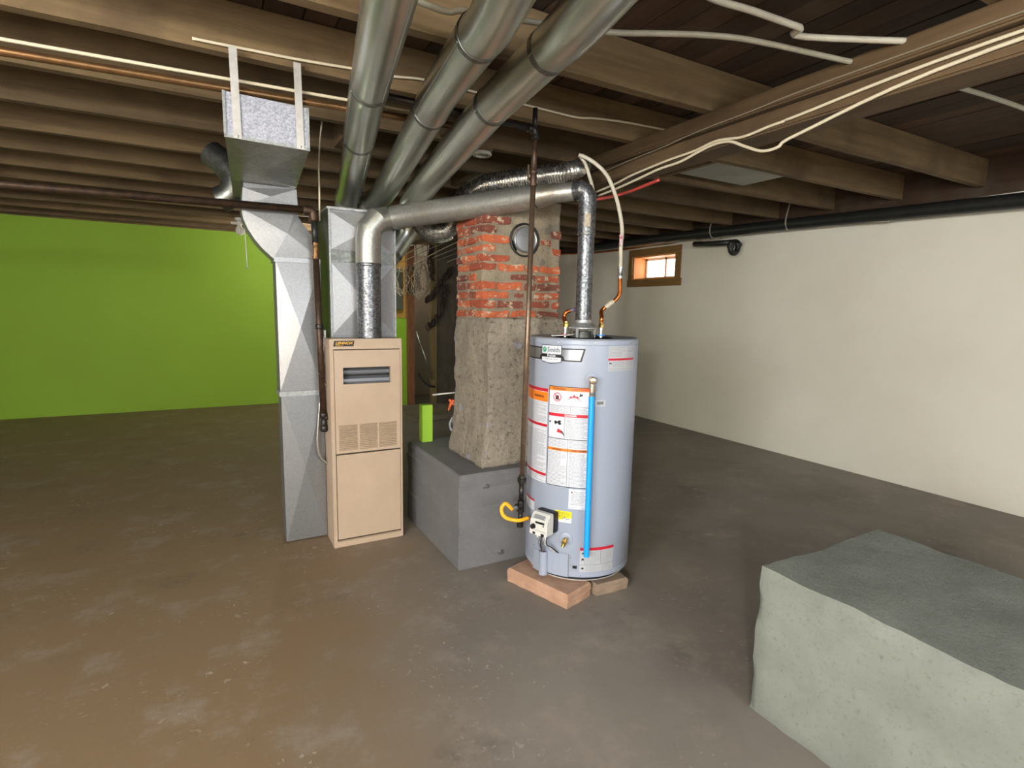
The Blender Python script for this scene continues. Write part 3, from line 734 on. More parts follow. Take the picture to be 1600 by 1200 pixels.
# big middle label
o = label('warning_label', -160.4, -113.5, .574, 1.080, desc='large white warning notice beside the blue discharge pipe')
bd_ = MB(); patch(bd_, -160.6, -113.4, 1.078, 1.0815, B); patch(bd_, -160.6, -113.4, .5725, .576, B); patch(bd_, -160.7, -160.1, .574, 1.08, B); patch(bd_, -113.8, -113.2, .574, 1.08, B)
patch(bd_, -160.4, -113.5, .816, .8195, B); patch(bd_, -142.6, -142.2, .82, .93, B); patch(bd_, -138.6, -138.2, .58, .816, B); patch(bd_, -137, -136.7, .945, .985, B); patch(bd_, -160.4, -113.5, .984, .9855, B)
obj('rule_lines', bd_, PBLACK, o, smooth='all')
obj('band', patch(MB(), -160.2, -113.6, 1.060, 1.078, B), ORANGE, o, smooth='all')
obj('band', patch(MB(), -160.2, -113.6, .930, .946, B), RED, o, smooth='all')
obj('band', patch(MB(), -160.2, -113.6, .755, .770, B), ORANGE, o, smooth='all')
obj('lettering', wraptext('WARNING', .017, -149, 1.069, D_, .0004, 14), PBLACK, o)
obj('lettering', wraptext('AVERTISSEMENT', .017, -126, 1.069, D_, .0004, 20), RED, o)
obj('lettering', wraptext('DANGER', .016, -136.5, .938, D_, .0005, 12), WHITE, o)
obj('lettering', wraptext('WARNING', .014, -150, .7625, D_, .0004, 11), PBLACK, o)
obj('lettering', wraptext('AVERTISSEMENT', .014, -126, .7625, D_, .0004, 18), PBLACK, o)
tx = words(MB(), -158.5, -138, .950, .982, 6, B); words(tx, -135.5, -114.5, .950, .982, 6, B)
words(tx, -141, -115, .825, .926, 16, B); words(tx, -159, -140, .775, .813, 6, B, .8); words(tx, -137, -115, .775, .813, 6, B, .8)
words(tx, -159.5, -139.3, .58, .752, 27, B); words(tx, -137, -114.5, .58, .752, 27, B)
tag(obj('small_print', tx, PRINT, o), kind='stuff')
def disc(t, z, r, n=24, r0=0):
    return MB().add([cyl(t+math.degrees(q*cos(2*pi*k/n)/HR), z+q*sin(2*pi*k/n), HR+D_) for q in (r, r0) for k in range(n)], [(k, (k+1) % n, n+(k+1) % n, n+k) for k in range(n)])
pr = disc(-151, 1.027, .022, 24, .0185)
pr.add([cyl(-151+math.degrees(x/HR), 1.027+z, HR+.0018) for x, z in ((-.014, .012), (-.012, .015), (.014, -.012), (.012, -.015))], [(0, 1, 2, 3)])
obj('prohibition_sign', pr, RED, o)
def shape(P, t, z, s, off=B): return MB().add([cyl(t+math.degrees(x*s/HR), z+y*s, HR+off) for x, y in P], [tuple(range(len(P)))])
obj('fuel_can_picture', shape([(-.5, -.6), (.45, -.6), (.45, .35), (.3, .6), (.1, .35), (-.1, .6), (-.3, .4), (-.5, .4)], -151, 1.026, .019), PBLACK, o)
obj('flame_picture', shape([(-1, 0), (-.6, .25), (-.5, .6), (-.2, .4), (.05, .85), (.3, .45), (.6, .6), (.7, .25), (1, 0)], -134, 1.018, .034), RED, o)
obj('person_picture', shape([(-.4, -.5), (.2, -.3), (.7, -.1), (.6, .5), (.1, .2), (.1, .7), (-.2, .5), (-.2, 0)], -127.5, 1.042, .017), PBLACK, o)
obj('scald_picture', shape([(-1, .1), (-.6, .5), (-.2, .2), (.3, .6), (.8, .5), (.6, .1), (.9, -.3), (.3, -.5), (-.1, -.1), (-.7, -.4)], -149.5, .898, .022), PBLACK, o)
obj('faucet_picture', shape([(-1, -.4), (-1, .4), (-.3, .4), (-.3, -.4)], -157, .9, .012), PBLACK, o)
obj('hand_picture', shape([(-.8, -.3), (-.5, .6), (.1, .2), (.9, -.8), (.4, -.5)], -147, .857, .022), RED, o)
obj('hand_outline', shape([(0, .3), (.5, 0), (1.1, -.9), (.9, -1), (.3, -.3)], -146.6, .857, .022, D_), PBLACK, o)
# upper right label
o = label('rating_label', -101, -64.5, 1.163, 1.284, SLATE, 'white notice with a red stripe at the upper right')
obj('band', patch(MB(), -101, -65, 1.215, 1.225, B), RED, o, smooth='all')
tx = words(MB(), -100, -79, 1.23, 1.28, 7, B); words(tx, -77, -66, 1.23, 1.28, 7, B); words(tx, -96, -81, 1.182, 1.212, 6, B); words(tx, -79, -66, 1.182, 1.212, 6, B); words(tx, -100, -66, 1.165, 1.178, 2, B)
tag(obj('small_print', tx, PRINT, o), kind='stuff')
obj('hazard_mark', shape([(-1, 0), (-.6, .8), (.4, .9), (1, .1), (.5, -.2), (0, .3), (-.5, -.1)], -98.6, 1.198, .008), PBLACK, o)
# small one beside the pipe
o = label('serial_label', -115, -102, .99, 1.022, SLATE, 'small white sticker just right of the blue pipe')
tx = MB(); random.seed(3)
for k in range(10):
    patch(tx, -111+.75*k*.9, -110.6+.75*k*.9, .997+.003*random.random(), 1.012+.004*random.random(), B, step=4)
obj('code_print', tx, PBLACK, o)
# lower middle label
o = label('care_label', -135.6, -113.8, .463, .566, WHITE, 'pale square notice below the large label')
tx = words(MB(), -133.5, -115, .483, .556, 10, B, .8); words(tx, -134, -128, .467, .472, 1, B); words(tx, -122, -120, .467, .472, 1, B)
tag(obj('small_print', tx, PRINT, o), kind='stuff')
obj('hazard_mark', shape([(-1, -.7), (0, .9), (1, -.7)], -132.5, .551, .005), PBLACK, o)
# yellow label
o = label('yellow_label', -149.2, -132, .387, .446, WHITE, 'small yellow and white sticker beside the gas valve')
obj('yellow_field', patch(MB(), -149.2, -132, .412, .447, B), YELLOW, o, smooth='all')
obj('yellow_field', patch(MB(), -149.2, -141, .400, .412, B), YELLOW, o, smooth='all')
tx = words(MB(), -146.5, -134, .426, .442, 3, D_, .8); words(tx, -147.5, -134, .404, .424, 3, D_, .8)
tag(obj('small_print', tx, PBLACK, o), kind='stuff')
# bottom right label
o = label('notice_label', -122.2, -84.4, .132, .262, SLATE, 'white notice with a red top stripe near the tank bottom')
obj('band', patch(MB(), -122.2, -84.4, .247, .262, B), RED, o, smooth='all')
tx = words(MB(), -116, -101, .172, .243, 10, B); words(tx, -99, -86, .172, .243, 10, B); words(tx, -116, -101, .136, .168, 5, B); words(tx, -99, -86, .136, .168, 5, B)
tag(obj('small_print', tx, PRINT, o), kind='stuff')
for z_, s_ in ((.232, .006), (.2, .008), (.152, .007)):
    obj('hazard_mark', shape([(-1, -.7), (-.4, .6), (.6, .7), (1, -.6)], -119.2, z_, s_), PBLACK, o)
bx_ = MB(); patch(bx_, -117, -116.8, .17, .247, B); patch(bx_, -100.2, -99.9, .17, .247, B); patch(bx_, -122.2, -84.4, .1695, .1705, B)
obj('rule_lines', bx_, PBLACK, o)
# left small label
o = label('notice_label', -205, -178.8, .40, .458, WHITE, 'white sticker with red edge at the left of the tank')
obj('band', patch(MB(), -205, -178.8, .450, .460, B), RED, o, smooth='all')
# jacket hardware
for t_ in (-152.2, -114.6, -72.3):
    obj('screw', MB().lathe(cyl(t_, 1.298, HR), cyl(t_, 0, 1) and (cos(radians(t_)), sin(radians(t_)), 0), [(0, .005), (.003, .0045), (.004, .001)], 10), STEEL, wh)
for t_, z_ in ((-131, .205), (-131, .165), (-121, .11), (-178, .21)):
    obj('screw', MB().lathe(cyl(t_, z_), (cos(radians(t_)), sin(radians(t_)), 0), [(0, .003), (.002, .003), (.003, .001)], 8), BLADE, wh)
obj('vent_hole', patch(MB(), -129.2, -124.8, .148, .164, B), BLACK, wh)
# burner access door: two plates and the vertical boot
ac = obj('access_door', strip(-158, -133.2, -158, -134, .100, .222, .004, 8), JACKET, wh); ac['label'] = 'flat burner access door'
b_ = MB()
for a_, c_ in ((-133.9, -133.1),): patch(b_, a_, c_, .10, .222, .0046)
obj('door_edge', b_, BLADE, ac)
obj('access_plate', strip(-178, -163, -176, -163, .085, .20, .004, 8), JACKET, wh)
bt = Vector(cyl(-160.3, 0, HR+.012))
boot = MB(); boot.tube([(bt.x, bt.y, .088), (bt.x, bt.y, .10), (bt.x, bt.y, .104), (bt.x, bt.y, .19), (bt.x, bt.y, .195), (bt.x, bt.y, .215)], [.0235, .0235, .0225, .0225, .0235, .0225], 24, caps=False)
boot.tube([(bt.x, bt.y, .215), (bt.x, bt.y, .17)], [.020, .0195], 24, caps=False)
obj('burner_boot', boot, JACKET, wh, smooth=40)['label'] = 'short vertical grey tube over the burner opening'
# gas control valve
nv = Vector((cos(radians(-157)), sin(radians(-157)), 0)); tv = Vector((-nv.y, nv.x, 0)); zv = Vector((0, 0, 1))
vc = Vector((HX, HY, .385))+nv*(HR+.052)
def vb(mb, n0, n1, t0, t1, z0, z1, slope=0):
    P = []
    for n_, z in ((n0, z0), (n1, z0), (n1-slope*.2, z1-slope), (n1-slope, z1), (n0, z1)): P.append((n_, z))
    V = [vc+nv*a+tv*t+zv*z for t in (t0, t1) for a, z in P]; q = len(P)
    return mb.add(V, [tuple(range(q)), tuple(range(q, 2*q))]+[(i, (i+1) % q, q+(i+1) % q, q+i) for i in range(q)])
gv = obj('gas_valve', vb(MB(), -.022, .045, -.052, .052, -.056, .052, .034), LGREY, wh, bevel=.004); gv['label'] = 'light grey gas control valve box'
obj('valve_base', vb(MB(), -.055, -.0225, -.047, .058, -.05, .056), BLACK, wh, bevel=.003)
kn = vc+nv*.045+tv*-.026+zv*-.012
obj('knob', MB().lathe(kn, nv, [(0, .0135), (.012, .012), (.013, .004)], 20), BLACK, gv, smooth=40)
for t_, z_, s_ in ((-.022, -.046, .007), (.030, -.048, .009), (.034, .0, .003)):
    obj('valve_port', MB().obox(vc+nv*.0455+tv*t_+zv*z_, nv, tv, zv, .0012, s_, s_*.8), BLACK, gv)
sl_n = (nv+zv*1.0).normalized(); sc_ = vc+nv*.0295+zv*.0365; su = nv.cross(zv)*0+sl_n.cross(tv)
dl = MB()
for k in range(6):
    dl.obox(sc_+sl_n*.001+su*(-.011+.004*k), sl_n, tv, su, .0006, .038-.004*(k % 3), .0011)
obj('dial_print', dl, PRINT, gv)
obj('dial_bar', MB().obox(vc+nv*.0445+zv*.012+tv*.012, nv, tv, zv, .002, .026, .0045), PBLACK, gv)
obj('seam_line', MB().obox(vc+nv*.0455+zv*-.030+tv*.012, nv, tv, zv, .0006, .036, .0008), BLADE, gv)
# wires from the valve into the boot
for k, (t_, col) in enumerate(((-.018, STEEL), (-.004, BLACK), (.010, STEEL), (.022, LGREY), (.030, BLACK))):
    p0 = vc+tv*t_+zv*-.055+nv*-.005
    p3 = bt+Vector((0, 0, .19)) if k < 3 else Vector(cyl(-147+3*(k-3), .222, HR+.006))
    p1 = p0+Vector((0, 0, -.05))+nv*.012; p2 = (p1+p3)/2+nv*.01+zv*.01
    obj('wire', MB().tube(smoothpath([p0, p1, p2, p3], 5), .0028, 6), col, wh, smooth='all')
ig = vc+tv*-.048+zv*-.085+nv*-.03
obj('igniter_button', MB().obox(ig, nv, tv, zv, .008, .006, .017), LGREY, wh, bevel=.002)
obj('igniter_lever', MB().obox(ig+zv*-.03+tv*.012, nv, (tv-zv*.7), zv, .003, .024, .004), STEEL, wh)
# drain valve
n_d = Vector((cos(radians(-137)), sin(radians(-137)), 0)); dc = Vector(cyl(-137, .300))
obj('drain_plate', MB().lathe(dc, n_d, [(0, .036), (.003, .035), (.006, .024), (.007, .01)], 32), JACKET, wh, smooth=40)
dv = MB().lathe(dc, n_d, [(.004, .010), (.03, .010), (.031, .014), (.042, .014), (.043, .008), (.05, .008)], 16)
dv.lathe(dc+n_d*.035, Vector((-.35, 0, -1)), [(0, .008), (.018, .009), (.026, .009)], 14)
dv.lathe(dc+n_d*.037, Vector((.5, -.2, 1)), [(0, .006), (.016, .006), (.017, .010), (.022, .010)], 14)
obj('drain_valve', dv, BRASS, wh, smooth=40)['label'] = 'small brass drain valve'
# T&P valve and blue discharge pipe
n_t = Vector((cos(radians(-118)), sin(radians(-118)), 0)); tc_ = Vector(cyl(-118, 1.125))
obj('valve_plate', MB().lathe(tc_, n_t, [(0, .030), (.003, .029), (.004, .02)], 28), JACKET, wh, smooth=40)
tp = MB().lathe(tc_, n_t, [(0, .014), (.03, .014), (.032, .018), (.062, .018), (.065, .013), (.072, .013), (.074, .004)], 18)
tpc = tc_+n_t*.045
tp.lathe(tpc, (0, 0, -1), [(0, .015), (.03, .015), (.032, .017), (.045, .017), (.046, .011), (.06, .011)], 16)
obj('relief_valve', tp, mat('valve_bronze', 'b09a86', 'c9c0b4', .3, .85, scale=40), wh, smooth=35)['label'] = 'bronze pressure relief valve'
obj('pipe_adapter', MB().tube([(tpc.x, tpc.y, 1.068), (tpc.x, tpc.y, 1.062), (tpc.x, tpc.y, 1.06), (tpc.x, tpc.y, 1.04)], [.0115, .0135, .0125, .0125], 18), STEEL, wh, smooth=35)
obj('discharge_pipe', MB().tube([(tpc.x, tpc.y, 1.046), (tpc.x+.003, tpc.y-.004, .238)], .0142, 20), BLUE, wh, smooth=40)['label'] = 'bright blue vertical discharge pipe'
# draft hood
dh = MB().lathe((hx, hy, 0), (0, 0, 1), [(1.358, .072), (1.360, .078), (1.366, .078), (1.388, .050), (1.391, .046), (1.405, .045), (1.405, .0435)], 36)
obj('draft_hood', dh, G_BAND, wh, smooth=30)
obj('hood_base', MB().lathe((hx, hy, 0), (0, 0, 1), [(1.313, .06), (1.33, .055), (1.345, .05), (1.346, .02)], 28), G_DARK, wh, smooth=30)
for a_ in (-60, -150, 30, 120):
    q = Vector((hx+.07*cos(radians(a_)), hy+.07*sin(radians(a_)), 0))
    tt = Vector((-sin(radians(a_)), cos(radians(a_)), 0))
    obj('hood_leg', MB().obox(q+Vector((0, 0, 1.337)), tt, (cos(radians(a_)), sin(radians(a_)), 0), (0, 0, 1), .007, .0012, .025), G_PLATE, wh)
# nipples
nl = Vector((1.650, 2.405, 0)); nr = Vector((1.820, 2.318, 0))
for q, m_, nm in ((nl, REDR, 'hot_ring'), (nr, BLUER, 'cold_ring')):
    obj('nipple', MB().lathe((q.x, q.y, 0), (0, 0, 1), [(1.313, .0105), (1.352, .0105), (1.353, .013), (1.368, .013), (1.369, .008)], 16), STEEL, wh, smooth=35)
    obj(nm, MB().lathe((q.x, q.y, 0), (0, 0, 1), [(1.322, .012), (1.323, .021), (1.329, .021), (1.330, .012)], 20), m_, wh, smooth=35)
obj('wire', MB().tube(smoothpath([(nl.x-.1, nl.y-.02, 1.322), (nl.x-.04, nl.y-.05, 1.325), (nl.x+.03, nl.y-.04, 1.33), (nl.x+.05, nl.y-.02, 1.345)], 6), .003, 6), LGREY, wh, smooth='all')

# copper connectors
def ribbed(P, r, n=14, k=14):
    Q = smoothpath(P, k); return MB().tube(Q, [r*(1+.10*(1 if i % 2 else -1)) for i in range(len(Q))], n)
cc = thing('copper_connector', (nr.x, nr.y, 1.368), 'corrugated copper water connector on the cold side right of the flue', 'pipe')
CP = [(nr.x, nr.y, 1.385)]+[(1.832,2.349,1.416),(1.843,2.349,1.454),(1.874,2.336,1.485),(1.912,2.320,1.516),(1.932,2.314,1.551),(1.937,2.321,1.612),(1.939,2.325,1.646)]
obj('flex_tube', ribbed([(nr.x, nr.y, 1.392), (nr.x+.001, nr.y, 1.42)]+CP[2:], .0105), COPPER, cc, smooth='all')
obj('union_nut', MB().lathe((nr.x, nr.y, 1.366), (0, 0, 1), [(0, .015), (.018, .015), (.022, .011), (.04, .0105)], 6), BRASS, cc)
a, b = Vector(CP[2]), Vector(CP[4])
obj('coupling', MB().tube([Vector(CP[3])*.6+a*.4, Vector(CP[3]), b*.7+Vector(CP[3])*.3], .0135, 14), PEX, cc, smooth=40)
hc_ = thing('copper_connector', (nl.x, nl.y, 1.368), 'short bent corrugated copper connector on the hot side left of the flue', 'pipe')
HP = [(1.683,2.457,1.360),(1.682,2.466,1.412),(1.691,2.465,1.440),(1.713,2.455,1.454),(1.734,2.444,1.458)]
obj('flex_tube', ribbed([(nl.x, nl.y, 1.385)]+HP[1:4], .0105), COPPER, hc_, smooth='all')
obj('union_nut', MB().lathe((nl.x, nl.y, 1.366), (0, 0, 1), [(0, .015), (.018, .015), (.022, .011), (.03, .0105)], 6), BRASS, hc_)
obj('purple_tail', MB().tube([HP[3], HP[4], Vector(HP[4])+Vector((.05, .06, .0))], .011, 12), mat('purple_grey', '6d6880', None, .5), hc_, smooth='all')
# white supply pipe
wp = thing('water_pipe', CP[-1], 'white plastic water pipe curving up from the cold connector', 'pipe')
WP = [(1.939,2.324,1.639),(1.946,2.334,1.731),(1.950,2.343,1.799),(1.960,2.351,1.885),(1.953,2.371,1.987),(1.933,2.397,2.088),(1.902,2.428,2.176),(1.856,2.462,2.233),(1.807,2.495,2.269),(1.775,2.515,2.282)]
obj('pipe_run', MB().tube(smoothpath(WP, 6), .0105, 12), PEX, wp, smooth='all')
for i_, rr in ((0, .0125),):
    p = Vector(WP[0]); obj('crimp_fitting', MB().lathe(p+Vector((0, 0, -.012)), (0, 0, 1), [(0, .012), (.008, .0135), (.018, .0135), (.02, .0125), (.05, .0125), (.052, .0145), (.062, .0145), (.064, .011)], 16), STEEL, wp, smooth=30)
p = Vector(WP[2]); obj('red_tag', MB().obox(p+Vector((-.012, -.012, .03)), r2, fw, u2, .007, .004, .03), mat('magenta_tag', 'b23a5c', 'd8d4d0', .5, scale=60), wp)
wire('water_pipe', [(1.799,2.537,2.283),(1.821,2.518,2.246),(1.836,2.501,2.188),(1.851,2.480,2.106)]+[(1.86, 2.5, 2.03), (2.0, 3.0, 2.2)], .0095, PEX, 'second white pipe bending down behind the flue elbow', 'pipe')

# pavers under the heater
Fp = Vector((1.463, 2.034)); uu = Vector((-.305, .952)).normalized(); vv = Vector((uu.y, -uu.x))
def paver(F0, u, v, lu, lv, h, material, label):
    b = bmesh.new(); nu, nv_ = 10, 6; V = []; Fc = []
    mb = MB()
    P = lambda a, c, z: (F0.x+u.x*a+v.x*c, F0.y+u.y*a+v.y*c, z)
    out = [(0, c) for c in (0, .25, .5, .75, 1)]+[(a, 1) for a in (.12, .25, .38, .5, .62, .75, .88, 1)]+[(1, c) for c in (.75, .5, .25, 0)]+[(a, 0) for a in (.88, .75, .62, .5, .38, .25, .12)]
    n = len(out)
    for z, d, amp in ((0, .004, .003), (h*.45, 0, .003), (h*.55, .001, .002), (h*.86, .001, .0015), (h, .008, .001)):
        for a, c in out:
            aa = d+(lu-2*d)*a+random.uniform(-amp, amp); ccv = d+(lv-2*d)*c+random.uniform(-amp, amp); V.append(P(aa, ccv, z))
    for i in range(4): Fc += [(i*n+k, i*n+(k+1) % n, (i+1)*n+(k+1) % n, (i+1)*n+k) for k in range(n)]
    Fc += [tuple(range(n))[::-1], tuple(range(4*n, 5*n))]
    b.free()
    return tag(obj('paver', mb.add(V, Fc), material), label, 'paver')
paver(Fp, uu, vv, .41, .196, .075, SLAB, 'reddish concrete paver under the front left of the water heater')
paver(Vector((1.668, 2.072)), Vector((.03, 1)).normalized(), Vector((1, -.03)).normalized(), .41, .205, .06, SLAB_G, 'greyish paver under the right side of the water heater')

# gas supply to heater
gp = thing('gas_pipe', (1.378, 2.36, .33), 'brown vertical iron gas pipe in front of the chimney', 'pipe')
gt, gb_ = Vector((1.402, 2.35, 2.285)), Vector((1.376, 2.364, .33))
def gz(z): return gb_+(gt-gb_)*((z-.33)/(2.285-.33))
obj('riser', MB().tube([gz(.58), gz(2.05)], .0133, 16), IRON_L, gp, smooth='all')
obj('riser', MB().tube([gz(2.10), gz(2.27)], .0133, 16), IRON, gp, smooth='all')
sv = MB().lathe(gz(2.045), (0, 0, 1), [(0, .019), (.012, .019), (.013, .015), (.04, .017), (.055, .015), (.056, .019), (.068, .019)], 14)
sv.tube([gz(2.075)+Vector((-.03, -.005, .0)), gz(2.075)], .007, 8)
obj('shutoff_valve', sv, IRON, gp, smooth=35)
obj('valve_handle', MB().obox(gz(2.105)+Vector((-.03, 0, 0)), (1, 0, 0), (0, 1, 0), (0, 0, 1), .003, .007, .035), IRON_L, gp, bevel=.002)
obj('elbow', MB().tube(smoothpath([gz(2.262), gz(2.285), gz(2.30)+Vector((-.012, 0, .003)), gz(2.305)+Vector((-.04, 0, 0))], 5), .0185, 16), IRON_D, gp, smooth='all')
obj('branch_run', MB().tube([gz(2.305)+Vector((-.035, 0, 0)), (.55, 2.36, 2.32)], .0133, 14), IRON_D, gp, smooth='all')
obj('branch_nipple', MB().tube([gz(2.305)+Vector((-.005, .0, 0)), (1.40, 2.35, 2.40)], .012, 12), IRON_D, gp, smooth='all')
un = MB().lathe(gz(.555), (0, 0, 1), [(0, .017), (.012, .018), (.013, .024), (.03, .024), (.031, .018), (.045, .016)], 8)
obj('union', un, IRON_D, gp)
obj('lower_nipple', MB().tube([gz(.455), gz(.56)], .0133, 14), IRON_D, gp, smooth='all')
te = MB().tube([gz(.405), gz(.41), gz(.46), gz(.465)], [.0185, .019, .019, .0185], 16); te.tube([gz(.435), gz(.435)+Vector((-.032, -.012, 0))], .0185, 14)
obj('tee', te, IRON_D, gp, smooth=40)
obj('drip_leg', MB().tube([gz(.335), gz(.408)], .0133, 14), IRON_D, gp, smooth='all')
obj('cap', MB().lathe(gz(.318), (0, 0, 1), [(0, .012), (.004, .018), (.028, .018), (.029, .0135)], 14), IRON_D, gp, smooth=35)
gx = thing('gas_hose', (1.34, 2.34, .43), 'yellow coated flexible gas connector looping to the heater valve', 'hose')
te_o = gz(.435)+Vector((-.034, -.013, 0))
vi = vc+tv*-.056+zv*.002
YP = [te_o+Vector((-.03, -.012, .0))]+[(1.278,2.347,0.469),(1.259,2.354,0.446),(1.261,2.348,0.416),(1.277,2.336,0.397),(1.305,2.319,0.388),(1.336,2.301,0.386)]+[vi+tv*-.03]
obj('hose', MB().tube(smoothpath(YP, 7), .0098, 16), GASY, gx, smooth='all')
obj('flare_nut', MB().tube([te_o, te_o+Vector((-.034, -.013, 0))], .0125, 6), STEEL, gx)
obj('flare_nut', MB().tube([vi+tv*-.038, vi], .0125, 6), STEEL, gx)

# ================================================================== IRON PIPE NEAR FURNACE
ip = thing('gas_pipe', (.57, 3.36, .70), 'dark iron gas pipe dropping between return duct and furnace', 'pipe')
obj('horizontal_run', MB().tube([(-2.6, 3.36, 1.94), (.505, 3.36, 1.988)], .021, 16), IRON, ip, smooth='all')
obj('elbow', MB().tube(smoothpath([(.49, 3.36, 1.987), (.528, 3.36, 1.985), (.543, 3.36, 1.972), (.548, 3.36, 1.93)], 5), .027, 18), IRON, ip, smooth='all')
ipz = lambda z: (.548+(1.94-z)*.0195, 3.36, z)
obj('black_section', MB().tube([ipz(1.94), ipz(1.80)], .0185, 16), BLACKP, ip, smooth='all')
obj('shutoff_valve', MB().lathe(ipz(1.72), (0, 0, 1), [(0, .02), (.015, .02), (.016, .016), (.06, .018), (.075, .016), (.076, .02), (.09, .02)], 12), mat('rusty_brass', '7d5a34', '5a4026', .4, .7, scale=40), ip)
obj('drop', MB().tube([ipz(1.725), ipz(.80)], .0185, 16), IRON, ip, smooth='all')
for z_, r_ in ((1.33, .024), (.80, .025), (.72, .025)):
    obj('coupling', MB().lathe(ipz(z_-.014), (0, 0, 1), [(0, r_*.9), (.004, r_), (.026, r_), (.03, r_*.9)], 14), IRON_D, ip, smooth=35)
obj('drip_leg', MB().tube([ipz(.80), ipz(.70)], .0185, 14), IRON_D, ip, smooth='all')
obj('side_branch', MB().tube([ipz(.78), (.594, 3.34, .79)], .014, 12), IRON_D, ip, smooth='all')
BX = [(0.600,3.400,1.312),(0.592,3.400,1.139),(0.573,3.400,0.984),(0.554,3.400,0.829),(0.543,3.400,0.711),(0.537,3.400,0.612),(0.553,3.400,0.530),(0.601,3.400,0.479)]
Q = smoothpath(BX, 22)
tag(obj('armoured_cable', MB().tube(Q, [.0075*(1+.12*(1 if i % 2 else -1)) for i in range(len(Q))], 10), STEEL, smooth='all'), 'silver armoured cable looping beside the furnace edge', 'cable')
wire('thin_wire', [(0.550,3.350,1.645),(0.563,3.350,1.481),(0.551,3.350,1.295),(0.588,3.350,1.219),(0.602,3.350,1.189)], .0022, CABLE_D, 'thin wire hanging along the iron pipe, upper loop', 'cable')
wire('thin_wire', [(0.548,3.350,1.057),(0.583,3.350,0.990),(0.600,3.350,0.931),(0.591,3.350,0.866)], .0022, CABLE_D, 'thin wire along the iron pipe, lower loop by the furnace panel', 'cable')
wire('cable', [(0.612,3.400,2.492),(0.599,3.400,2.386),(0.588,3.400,2.244),(0.588,3.400,2.103),(0.584,3.400,1.941)], .005, CABLE, 'cream cable dropping behind the iron pipe elbow', 'cable')
wire('gas_pipe', [(-2.6, 2.62, 2.255), (.0, 2.622, 2.313), (.6, 2.628, 2.331), (1.1, 2.63, 2.345)], .0165, mat('old_copper_pipe', '6f5338', '82623f', .35, .7, scale=20), 'brown copper pipe running above the trunk duct', 'pipe', k=2, n=12)

wire('water_pipe', [(-2.6, 2.63, 2.30), (.0, 2.63, 2.354), (.6, 2.63, 2.368), (1.0, 2.63, 2.376)], .007, CABLE, 'thin white pipe just above the brown copper pipe', 'pipe', k=2)
# ================================================================== CABLES, CONDUITS ON THE CEILING
wire('cable', [(-0.009,2.605,2.472),(0.101,2.605,2.474),(0.217,2.605,2.477),(0.339,2.605,2.480),(0.467,2.605,2.486),(0.603,2.605,2.494),(0.782,2.605,2.500),(0.929,2.605,2.517),(1.126,2.605,2.516),(1.374,2.605,2.511),(1.605,2.605,2.507),(1.812,2.605,2.505),(1.943,2.605,2.522),(2.126,2.605,2.537),(2.320,2.605,2.545),(2.526,2.605,2.551)], .006, CABLE, 'cream cable stapled along the second joist', 'cable')
wire('water_pipe', [(-.2, 1.62, 2.432)]+[(0.642,1.829,2.432),(0.798,1.797,2.432),(1.015,1.746,2.432),(1.283,1.665,2.432),(1.424,1.590,2.432),(1.565,1.515,2.432),(1.699,1.460,2.432),(1.832,1.429,2.432),(1.980,1.402,2.432)]+[(2.9, 1.25, 2.43), (3.8, 1.2, 2.43), (5.0, 1.2, 2.43)], .0105, mat('dull_white_pipe', 'b0aa97', '9c9683', .5, scale=14), 'dull white pipe running along the first joist above the ducts', 'pipe')
wire('water_pipe', [(1.332,1.327,2.435),(1.454,1.335,2.435),(1.586,1.320,2.435),(1.705,1.312,2.435),(1.831,1.304,2.435),(1.997,1.292,2.435)]+[(3.2, .6, 2.43), (4.9, -.6, 2.43)], .011, PEX, 'white pipe crossing the top right corner of the ceiling', 'pipe')
bw1 = [(2.240,2.960,2.221),(2.240,2.780,2.236),(2.240,2.634,2.257),(2.240,2.445,2.272),(2.240,2.298,2.281),(2.240,2.141,2.285),(2.240,1.999,2.300),(2.240,1.848,2.280),(2.240,1.713,2.289),(2.240,1.635,2.292),(2.240,1.561,2.298)]+[(2.24, .9, 2.335), (2.24, -.5, 2.33), (2.24, -2.8, 2.335)]
wire('cable', bw1, .0065, CABLE, 'upper cream cable along the beam face', 'cable')
bw2 = [(2.237,2.934,2.192),(2.237,2.744,2.206),(2.237,2.545,2.228),(2.237,2.390,2.246),(2.237,2.237,2.251),(2.237,2.116,2.272),(2.237,2.015,2.285),(2.237,1.918,2.276),(2.237,1.824,2.230),(2.237,1.735,2.190),(2.237,1.654,2.187),(2.237,1.552,2.220)]+[(2.237, .9, 2.31), (2.24, -.5, 2.31), (2.24, -2.8, 2.30)]
wire('cable', bw2, .007, CABLE, 'lower cream cable drooping off the beam', 'cable')
wire('cable', [(2.220,2.888,2.323),(2.220,2.617,2.341),(2.220,2.332,2.352),(2.220,2.173,2.365),(2.220,1.988,2.372),(2.220,1.806,2.375),(2.220,1.556,2.385)]+[(2.22, 1.0, 2.385), (2.22, -.5, 2.38), (2.22, -2.8, 2.385)], .003, CABLE_D, 'thin grey wire along the top of the beam', 'cable')
wire('water_pipe', [(2.000,2.811,2.107),(2.100,2.722,2.126),(2.300,2.818,2.184),(2.300,2.668,2.189),(2.300,2.557,2.199),(2.300,2.452,2.208)], .009, PEXR, 'red plastic pipe passing under the beam', 'pipe')
wire('cable', [(0.646,3.293,2.669),(0.673,3.267,2.600),(0.679,3.251,2.513),(0.695,3.234,2.461),(0.721,3.215,2.430)], .003, CABLE, 'thin white wire dangling by the leftmost round duct', 'cable')
wire('cable', [(0.678,3.900,2.633),(0.701,3.900,2.605),(0.750,3.900,2.602),(0.803,3.900,2.606)], .006, CABLE_D, 'short grey cable looping under the joists behind the trunk', 'cable')
rg = MB()
rc = Vector([(1.539,3.224,2.400)][0])
